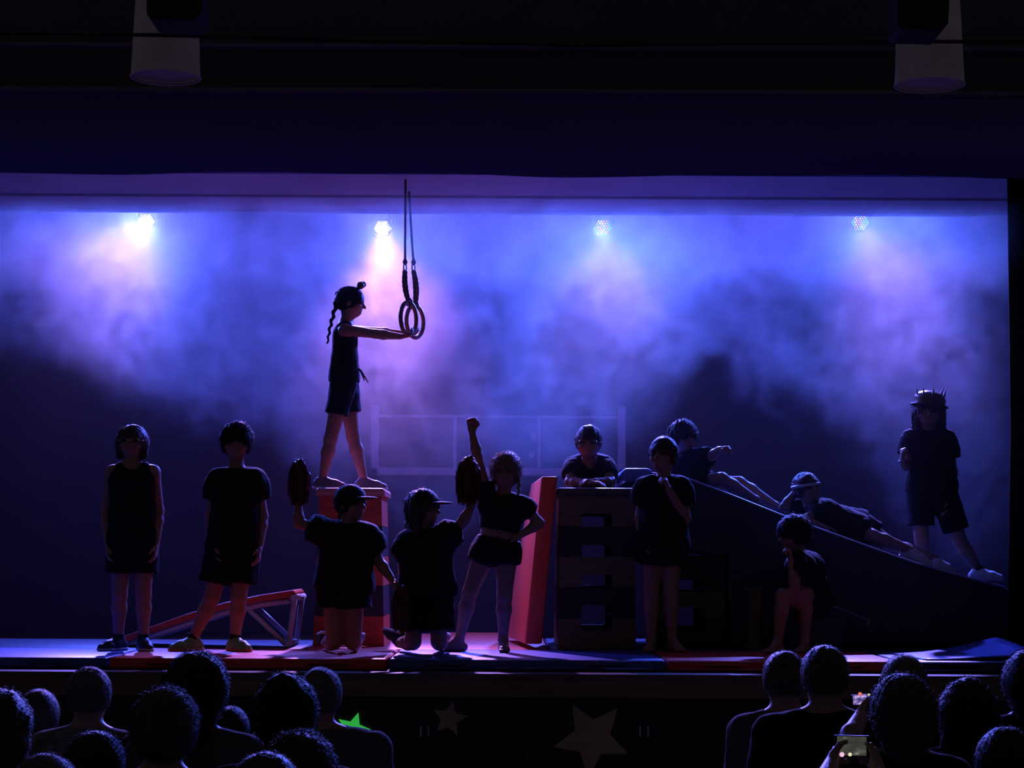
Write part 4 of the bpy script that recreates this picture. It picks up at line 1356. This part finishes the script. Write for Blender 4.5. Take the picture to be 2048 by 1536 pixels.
# ---- pom-poms
def pompom(label, px, py, w, h, Y, n=240, seed=1):
    c = P(px, py, Y)
    sx, sz = w / 2 / 4096 * Y, h / 2 / 4096 * Y
    root = empty('pom_pom', c)
    tag(root, label, 'pom-pom', 'red foil pom-poms')
    r = random.Random(seed)
    bm = bmesh.new()
    for i in range(n):
        a = r.uniform(0, 2 * PI)
        rad = r.uniform(.62, 1.06)
        path = []
        for ph_ in (r.uniform(.02, .3), r.uniform(.5, .8), r.uniform(1.1, 1.5)):
            path.append(c + V(math.cos(a) * sx * rad * math.sin(ph_), math.sin(a) * sx * rad * math.sin(ph_), sz * (.55 + .4 * rad) * .93 * math.cos(ph_)))
        ze = r.uniform(-1.0, -.3)
        q_ = rad * r.uniform(.8, 1.08) * (1 - .35 * max(0, -ze - .4))
        path.append(c + V(math.cos(a) * sx * q_, math.sin(a) * sx * q_, sz * ze))
        wv = V(-math.sin(a), math.cos(a), 0) * r.uniform(.004, .007)
        nv = V(math.cos(a), math.sin(a), 0) * .001
        prev = None
        for k, p in enumerate(path):
            tw = wv * (1 if k % 2 else .6) + nv * r.uniform(-2, 2)
            q = [bm.verts.new(p - tw - nv), bm.verts.new(p + tw - nv), bm.verts.new(p + tw + nv), bm.verts.new(p - tw + nv)]
            if prev:
                for e in range(4):
                    bm.faces.new((prev[e], prev[(e + 1) % 4], q[(e + 1) % 4], q[e]))
            else:
                bm.faces.new(q)
            prev = q
        bm.faces.new(prev[::-1])
    st = obj('streamers', bm, 'pom', root)
    st['kind'] = 'stuff'
    S = SDF(.008)
    S.ell(c + V(0, 0, sz * .08), (sx * .80, sx * .80, sz * .86), None, .01)
    S.noise(.012, 60, (1, 1, .3), seed)
    link('core', S.mesh('core'), 'pom', root)
    obj('handle', tubebm([c - V(0, 0, sz * .6), c - V(0, 0, sz * 1.12)], .014, 10), 'cap', root, True)
    return root


pompom('red foil pom-pom held up at left beside the red vaulting box', 599, 962, 44, 98, 13.33, seed=1)
pompom('red foil pom-pom held up next to the performer with raised fist', 937, 960, 52, 102, 13.32, seed=2)
pompom('red foil pom-pom hanging low between the two kneeling performers', 806, 1215, 46, 100, 13.22, seed=3)


# ================================================================== AUDIENCE
def spectator(label, hx, top, wpx, style, hm_, shirt, Y=None, yaw=180, roll=0, pitch=0, hw=.185, broad=1.0, extra=None, lean=0):
    Y = Y or hw * 4096 / wpx
    s = hw / .175
    H = hw / .80
    tp_ = P(hx, top, Y)
    hc = tp_ - V(0, 0, H * .50)
    fr = head_frame(yaw, pitch, roll)
    f, r, u = fr
    root = empty('person', V(hc.x, Y, 0))
    tag(root, label, 'person', 'audience in front of the stage')
    S = SDF(.009)
    sdf_head(S, hc, H, fr)
    nk = hc - V(0, 0, .60 * H) - f * .10 * H
    S.cone(nk, hc - u * .2 * H - f * .06 * H, .055 * s, .052 * s, .03)
    sw = .165 * s * broad
    bf = yawdir(180)
    br_ = V(1, 0, 0)
    sm = nk - V(0, 0, .055 * s)
    hz = max(.10, sm.z - .42 * s)
    hm = V(sm.x, sm.y - .02, hz)
    T = SDF(.011)
    for q in (-1, 1):
        sh = sm + br_ * q * sw - V(0, 0, .02 * s)
        el = sh + br_ * q * .035 - V(0, 0, .24 * s) + bf * .06
        wr = el - br_ * q * .03 + bf * .05 - V(0, 0, .19 * s)
        if extra and q in extra:
            el, wr = extra[q][0], extra[q][1]
        hp = hm + br_ * q * .085 * s
        kn = V(hp.x, hp.y + .015, hp.z * .52 + .02)
        an = V(hp.x, hp.y, .06)
        S.cone(nk, sh, .05 * s, .05 * s, .03)
        S.cone(sh, el, .046 * s, .036 * s, .02)
        S.cone(el, wr, .036 * s, .025 * s, .02)
        sdf_hand(S, wr, (wr - el), V(-q, 0, -.4) if not (extra and q in extra) else V(-q, 0, 0), V(0, 0, 1), .4, s)
        S.cone(hp, kn, .075 * s, .055 * s, .02)
        S.cone(kn, an, .052 * s, .035 * s, .02)
        S.cone(V(an.x, an.y, .035), V(an.x, an.y + .14, .03), .035, .028, .02)
        S.cone(sm.lerp(sh, .5) - V(0, 0, .06), hp, .085 * s, .09 * s, .05)
        T.cone(nk.lerp(sm, .6), sh, .066 * s, .066 * s, .04)
        T.cone(sm.lerp(sh, .55) - V(0, 0, .07), hm + br_ * q * .09 * s, .10 * s * (.6 + .4 * broad), .11 * s, .06)
        T.cone(sh, sh.lerp(el, .5), .062 * s, .058 * s, .03)
        T.tubec(sh, sh.lerp(el, .72), .058 * s, .060 * s, .03)
    S.cut(V(0, 0, .003), V(0, 0, -1))
    T.cut(V(0, 0, max(.02, hz - .08)), V(0, 0, -1))
    T.noise(.004, 24, (1, 1, .6), int(abs(hx)) % 40)
    body = link('body', S.mesh('body'), 'skin2', root)
    link('shirt', T.mesh('shirt'), shirt, root)
    K = SDF(.008)
    sd = int(abs(hx)) % 60
    if style == 'short':
        hair_cap(K, hc, H, fr, .045, .30, .10)
        K.noise(.003, 90, (1, 1, .6), sd)
    elif style == 'fuzzy':
        hair_cap(K, hc, H, fr, .09, .45, .1)
        K.noise(.005, 110, (1, 1, .8), sd)
    elif style == 'big':
        hair_cap(K, hc, H, fr, .10, .52, .1)
        K.cone(hc - f * .3 * H, hc - f * .32 * H - u * .5 * H, .36 * H, .30 * H, .08)
        K.noise(.004, 70, (1, 1, .4), sd)
    elif style == 'long':
        hair_cap(K, hc, H, fr, .07, .4, .1)
        for q in (-.25, .0, .25):
            K.cone(hc - f * .3 * H + r * q * H, hc - f * .38 * H - u * 1.25 * H + r * q * 1.5 * H, .24 * H, .16 * H, .06)
        K.noise(.008, 90, (1, 1, .12), sd)
    elif style == 'bun':
        hair_cap(K, hc, H, fr, .07, .42, .1)
        K.ell(hc + u * .42 * H - f * .38 * H, (.22 * H, .2 * H, .2 * H), [r, f, u], .03)
        K.noise(.004, 80, (1, 1, .5), sd)
    nst, lst = {'short': (2200, .014), 'fuzzy': (5000, .03), 'big': (3500, .025), 'long': (3000, .03), 'bun': (2600, .02)}[style]
    link('hair', add_strands(K.mesh('hair'), nst, lst, sd, .0009), hm_, root)
    return root, hc, fr, H


AUD = [
    ('long-haired spectator at the far left edge of the audience', 6, 1388, 96, 'long', 'hair_brown', 'grey_cloth', {}),
    ('short-haired spectator with a bright glint by the ear at far left', 78, 1384, 80, 'short', 'hair_brown', 'dark_cloth', {}),
    ('spectator with bare neck and striped top at left, head before the stage edge', 180, 1340, 84, 'short', 'hair_grey', 'stripe_cloth', {}),
    ('tall dark-haired spectator in a grey top left of the springboard\'s front', 395, 1318, 104, 'big', 'hair_dark', 'grey_cloth', {}),
    ('fuzzy-haired spectator below and left of the tall dark-haired one', 330, 1390, 112, 'fuzzy', 'hair_grey', 'dark_cloth', {}),
    ('dark-haired spectator low at left whose crown shows a small highlight', 192, 1470, 120, 'short', 'hair_dark', 'dark_cloth', {}),
    ('dark-haired spectator low in front of the fuzzy-haired one', 286, 1464, 90, 'short', 'hair_dark', 'dark_cloth', {}),
    ('spectator with only the crown showing at the bottom left corner', 92, 1517, 134, 'short', 'hair_grey', 'dark_cloth', {}),
    ('dark-haired spectator with a bun and hair clip left of the green star', 572, 1362, 118, 'bun', 'hair_dark', 'dark_cloth', {}),
    ('light-haired spectator just behind the hair clip, shoulder near the green star', 641, 1341, 84, 'short', 'hair_grey', 'grey_cloth', {'broad': 1.4}),
    ('round-headed spectator low at the bottom below the green star', 598, 1480, 128, 'fuzzy', 'hair_brown', 'dark_cloth', {}),
    ('spectator with only the crown showing below the olive half-hidden star', 532, 1514, 140, 'short', 'hair_brown', 'dark_cloth', {}),
    ('dark spectator between the tall one and the half-hidden star', 462, 1418, 72, 'short', 'hair_dark', 'dark_cloth', {}),
    ('spectator in a pale sleeve at the left of the right-hand audience group', 1568, 1308, 84, 'short', 'hair_brown', 'grey_cloth', {}),
    ('tall broad spectator in black whose head overlaps the red mat', 1648, 1297, 92, 'short', 'hair_brown', 'dark_cloth', {'broad': 1.25}),
    ('spectator with grey hair streak before the red mat near the phones', 1806, 1316, 86, 'short', 'hair_grey', 'dark_cloth', {}),
    ('spectator nearest the two phones, right beside their screens', 1802, 1362, 104, 'big', 'hair_brown', 'dark_cloth', {}),
    ('long-haired spectator second from the right edge', 1932, 1366, 93, 'long', 'hair_dark', 'dark_cloth', {}),
    ('spectator cut off by the right edge of the picture', 2056, 1312, 88, 'big', 'hair_dark', 'dark_cloth', {}),
    ('spectator with only a dark shoulder and crown at the bottom right', 2010, 1462, 118, 'short', 'hair_dark', 'dark_cloth', {}),
]
specs = {}
AUD[16][7]['extra'] = {-1: (P(1703, 1470, 7.45), P(1722, 1432, 7.58))}
AUD.append(('spectator below the picture whose hands hold the dim phone', 1702, 1572, 120, 'short', 'hair_dark', 'dark_cloth', {'extra': {-1: (P(1640, 1580, 6.5), P(1664, 1528, 6.7)), 1: (P(1765, 1580, 6.5), P(1752, 1532, 6.7))}}))
for lab, hx, top, wp, st, hm_, shc, kw in AUD:
    specs[hx] = spectator(lab, hx, top, wp, st, hm_, shc, **kw)
bm = bmesh.new()
r_, hc, fr, H = specs[78]
e_ = P(112, 1426, hc.y)
bmesh.ops.create_icosphere(bm, subdivisions=2, radius=.008, matrix=Matrix.Translation(e_))
obj('ear_glint', bm, 'steel', r_, True)  # steel bead standing in for a glint beside the head
r_, hc, fr, H = specs[572]
e_ = P(556, 1364, hc.y)
obj('hair_clip', boxbm(e_, (.022, .03, .008), Euler((0, -.4, 0)).to_matrix(), .002), 'steel', r_)


# ---- phones held up in the audience, each with its holder's forearm inside the holder's figure
def screen_mat(name, kind):
    m = bpy.data.materials.new(name)
    m.use_nodes = True
    nt = m.node_tree
    nt.nodes.clear()
    tc = nt.nodes.new('ShaderNodeTexCoord')
    n = nt.nodes.new('ShaderNodeTexNoise')
    n.inputs['Scale'].default_value = 3.2 if kind else 2.4
    n.inputs['Detail'].default_value = 3
    nt.links.new(tc.outputs['Generated'], n.inputs['Vector'])
    r = nt.nodes.new('ShaderNodeValToRGB')
    cols = [(0.32, (0.02, 0.015, 0.03, 1)), (0.48, (0.16, 0.12, 0.45, 1)), (0.60, (0.55, 0.35, 0.75, 1)), (0.7, (0.9, 0.75, 0.9, 1))] if kind else \
        [(0.30, (0.030, 0.032, 0.026, 1)), (0.55, (0.06, 0.06, 0.05, 1)), (0.68, (0.12, 0.115, 0.10, 1)), (0.75, (0.30, 0.27, 0.22, 1))]
    el = r.color_ramp.elements
    while len(el) < 4: el.new(0.5)
    for e, (p, c) in zip(el, cols):
        e.position = p; e.color = c
    nt.links.new(n.outputs['Fac'], r.inputs['Fac'])
    e = nt.nodes.new('ShaderNodeEmission')
    e.inputs[1].default_value = 0.9
    nt.links.new(r.outputs['Color'], e.inputs[0])
    o = nt.nodes.new('ShaderNodeOutputMaterial')
    nt.links.new(e.outputs[0], o.inputs[0])
    m.cycles.emission_sampling = 'NONE'
    return m


dotY = emat('icon_cream', (1.0, 0.85, 0.6), 0.9)
dotR = emat('icon_red', (1.0, 0.22, 0.15), 0.8)
dotP = emat('icon_pink', (1.0, 0.6, 0.85), 0.9)


def phone(label, x0, y0, x1, y1, Y, kind, icons, rot):
    a, b = P(x0, y0, Y), P(x1, y1, Y)
    c = (a + b) / 2
    w_, h_ = abs(b.x - a.x), abs(a.z - b.z)
    root = empty('mobile_phone', c)
    tag(root, label, 'phone', 'phones held up in the audience')
    Rm = Euler((0, rot, 0)).to_matrix()
    obj('phone_body', boxbm(c + V(0, .006, 0), (w_ * 1.22, .009, h_ * 1.12), Rm, .003), 'phone', root)
    obj('screen', boxbm(c + V(0, .0008, 0), (w_, .0012, h_), Rm), screen_mat('phone_screen', kind), root)
    for (ix, iy, ir, im) in icons:
        q = P(ix, iy, Y - .001)
        bm = lathe([(ir, -.0006), (ir, .0006)], 12)
        bmesh.ops.transform(bm, matrix=Matrix.Translation(q) @ Matrix.Rotation(PI / 2, 4, 'X'), verts=bm.verts)
        obj('screen_icon', bm, im, root)
    return c


ph1 = phone('small bright phone filming the stage, purple picture on its screen', 1706, 1390, 1734, 1409, 7.62, True, [(1720, 1388, .007, dotR), (1738, 1390, .0055, dotY), (1737, 1400, .005, dotR), (1735, 1409, .0035, dotY)], -.06)
ph2 = phone('larger dim phone low in the audience with a greyish picture', 1674, 1473, 1733, 1511, 6.75, False, [(1741, 1489, .007, dotY), (1742, 1502, .0045, dotR), (1684, 1509, .008, dotP), (1700, 1509, .006, dotY)], .02)



# ================================================================== HAZE (machine smoke, real density grid)
HZ = bpy.data.volumes.new('haze')
hz = bpy.data.objects.new('haze', HZ)
C.objects.link(hz)
tag(hz, 'drifting machine smoke filling the upper stage and lit by the lamps', 'smoke', kind='stuff')
ng = bpy.data.node_groups.new('haze_field', 'GeometryNodeTree')
ng.interface.new_socket('Geometry', in_out='INPUT', socket_type='NodeSocketGeometry')
ng.interface.new_socket('Geometry', in_out='OUTPUT', socket_type='NodeSocketGeometry')
N, Lk = ng.nodes, ng.links
go = N.new('NodeGroupOutput')
vc = N.new('GeometryNodeVolumeCube')
sm_ = N.new('GeometryNodeSetMaterial')


def inp(node, i, v):
    if hasattr(v, 'is_output') or isinstance(v, bpy.types.NodeSocket):
        Lk.new(v, node.inputs[i])
    else:
        node.inputs[i].default_value = v


def mth(op, a, b=None, c=None, clamp=False):
    n = N.new('ShaderNodeMath')
    n.operation = op
    n.use_clamp = clamp
    inp(n, 0, a)
    if b is not None: inp(n, 1, b)
    if c is not None: inp(n, 2, c)
    return n.outputs[0]


def noise(vec, scale, detail=3, rough=.55, dist=0.0, w=0.0):
    n = N.new('ShaderNodeTexNoise')
    n.noise_dimensions = '3D'
    Lk.new(vec, n.inputs['Vector'])
    n.inputs['Scale'].default_value = scale
    n.inputs['Detail'].default_value = detail
    n.inputs['Roughness'].default_value = rough
    n.inputs['Distortion'].default_value = dist
    return n.outputs[0]


def smooth(x, a, b):
    n = N.new('ShaderNodeMapRange')
    n.interpolation_type = 'SMOOTHSTEP'
    Lk.new(x, n.inputs['Value'])
    n.inputs['From Min'].default_value = a
    n.inputs['From Max'].default_value = b
    return n.outputs[0]


def vadd(vec, off):
    n = N.new('ShaderNodeVectorMath')
    n.operation = 'ADD'
    Lk.new(vec, n.inputs[0])
    n.inputs[1].default_value = off
    return n.outputs[0]


pos = N.new('GeometryNodeInputPosition').outputs[0]
sep = N.new('ShaderNodeSeparateXYZ')
Lk.new(pos, sep.inputs[0])
X_, Y_, Z_ = sep.outputs[0], sep.outputs[1], sep.outputs[2]
# underside of the smoke bank: height as a function of x, measured on stage
bank = [(-5.2, 3.3), (-4.1, 3.3), (-3.6, 3.2), (-3.0, 2.85), (-2.44, 2.68), (-1.85, 2.5), (-1.46, 2.15), (-.87, 1.8), (-.1, 2.05), (.5, 2.3), (.9, 2.5), (1.2, 2.65), (1.45, 3.05), (1.62, 3.22), (1.8, 3.0), (2.25, 2.72), (2.64, 2.5), (2.87, 2.25), (3.1, 1.75), (3.5, 1.4), (4.2, 2.2), (5.2, 2.6)]
fc = N.new('ShaderNodeFloatCurve')
crv = fc.mapping.curves[0]
while len(crv.points) < len(bank):
    crv.points.new(.5, .5)
for p, (x, z) in zip(crv.points, bank):
    p.location = ((x + 5.2) / 10.4, (z - 1.0) / 3.0)
fc.mapping.update()
Lk.new(mth('DIVIDE', mth('ADD', X_, 5.2), 10.4), fc.inputs['Value'])
zl = mth('ADD', mth('MULTIPLY', fc.outputs[0], 3.0), 1.0)
n_big = noise(pos, .75, 5, .55, .5)
n_mid = noise(vadd(pos, (7, 3, 1)), 2.3, 5, .60, .9)
n_fine = noise(vadd(pos, (2, 9, 4)), 4.2, 4, .60, 1.6)
edge = mth('ADD', mth('SUBTRACT', Z_, zl), mth('ADD', mth('MULTIPLY', mth('SUBTRACT', n_big, .5), 1.1), mth('MULTIPLY', mth('SUBTRACT', n_mid, .5), 1.5)))
body = smooth(edge, -.06, .26)
wisp = mth('ADD', .14, mth('MULTIPLY', smooth(n_fine, .41, .61), 1.0))
cloud = mth('ADD', .28, mth('MULTIPLY', smooth(n_big, .38, .60), .95))
right = smooth(X_, -.2, .6)
rear = mth('SUBTRACT', 1.0, mth('MULTIPLY', smooth(mth('ADD', Y_, mth('MULTIPLY', right, .4)), 16.7, 17.5), mth('ADD', .45, mth('MULTIPLY', right, .48))))
front = smooth(mth('ADD', Y_, mth('MULTIPLY', smooth(Z_, 3.55, 3.8), 1.4)), 15.0, 15.7)
depthw = mth('MULTIPLY', front, rear)
dens = mth('MULTIPLY', mth('MULTIPLY', body, mth('MULTIPLY', wisp, cloud)), depthw)
thin = mth('MULTIPLY', mth('ADD', .012, mth('MULTIPLY', n_mid, .03)), smooth(Y_, 12.8, 15.2))
side = mth('SUBTRACT', 1.0, mth('MULTIPLY', smooth(X_, 3.4, 4.1), .85))
upper = mth('MULTIPLY', mth('MULTIPLY', smooth(Z_, 3.5, 3.75), smooth(Y_, 13.6, 14.2)), mth('MULTIPLY', mth('SUBTRACT', 1.0, smooth(Y_, 15.4, 15.9)), smooth(n_mid, .36, .60)))
dens = mth('MULTIPLY', mth('ADD', mth('ADD', dens, mth('MULTIPLY', upper, .9)), thin), side)
Lk.new(dens, vc.inputs['Density'])
vc.inputs['Min'].default_value = (-5.2, 12.4, .98)
vc.inputs['Max'].default_value = (5.2, 18.5, 4.95)
VOX = .04
vc.inputs['Resolution X'].default_value = int(10.4 / VOX)
vc.inputs['Resolution Y'].default_value = int(6.1 / VOX)
vc.inputs['Resolution Z'].default_value = int(3.97 / VOX)
Lk.new(vc.outputs[0], sm_.inputs['Geometry'])
Lk.new(sm_.outputs[0], go.inputs[0])
HAZE = 0.078
hm2 = bpy.data.materials.new('haze_smoke')
hm2.use_nodes = True
nt = hm2.node_tree
nt.nodes.clear()
at = nt.nodes.new('ShaderNodeAttribute')
at.attribute_name = 'density'
mm = nt.nodes.new('ShaderNodeMath')
mm.operation = 'MULTIPLY'
mm.inputs[1].default_value = HAZE
nt.links.new(at.outputs['Fac'], mm.inputs[0])
vs_ = nt.nodes.new('ShaderNodeVolumeScatter')
vs_.inputs['Color'].default_value = (.95, .95, .97, 1)
vs_.inputs['Anisotropy'].default_value = .45
nt.links.new(mm.outputs[0], vs_.inputs['Density'])
oo = nt.nodes.new('ShaderNodeOutputMaterial')
nt.links.new(vs_.outputs[0], oo.inputs['Volume'])
sm_.inputs['Material'].default_value = hm2
HZ.materials.append(hm2)
md = hz.modifiers.new('haze', 'NODES')
md.node_group = ng
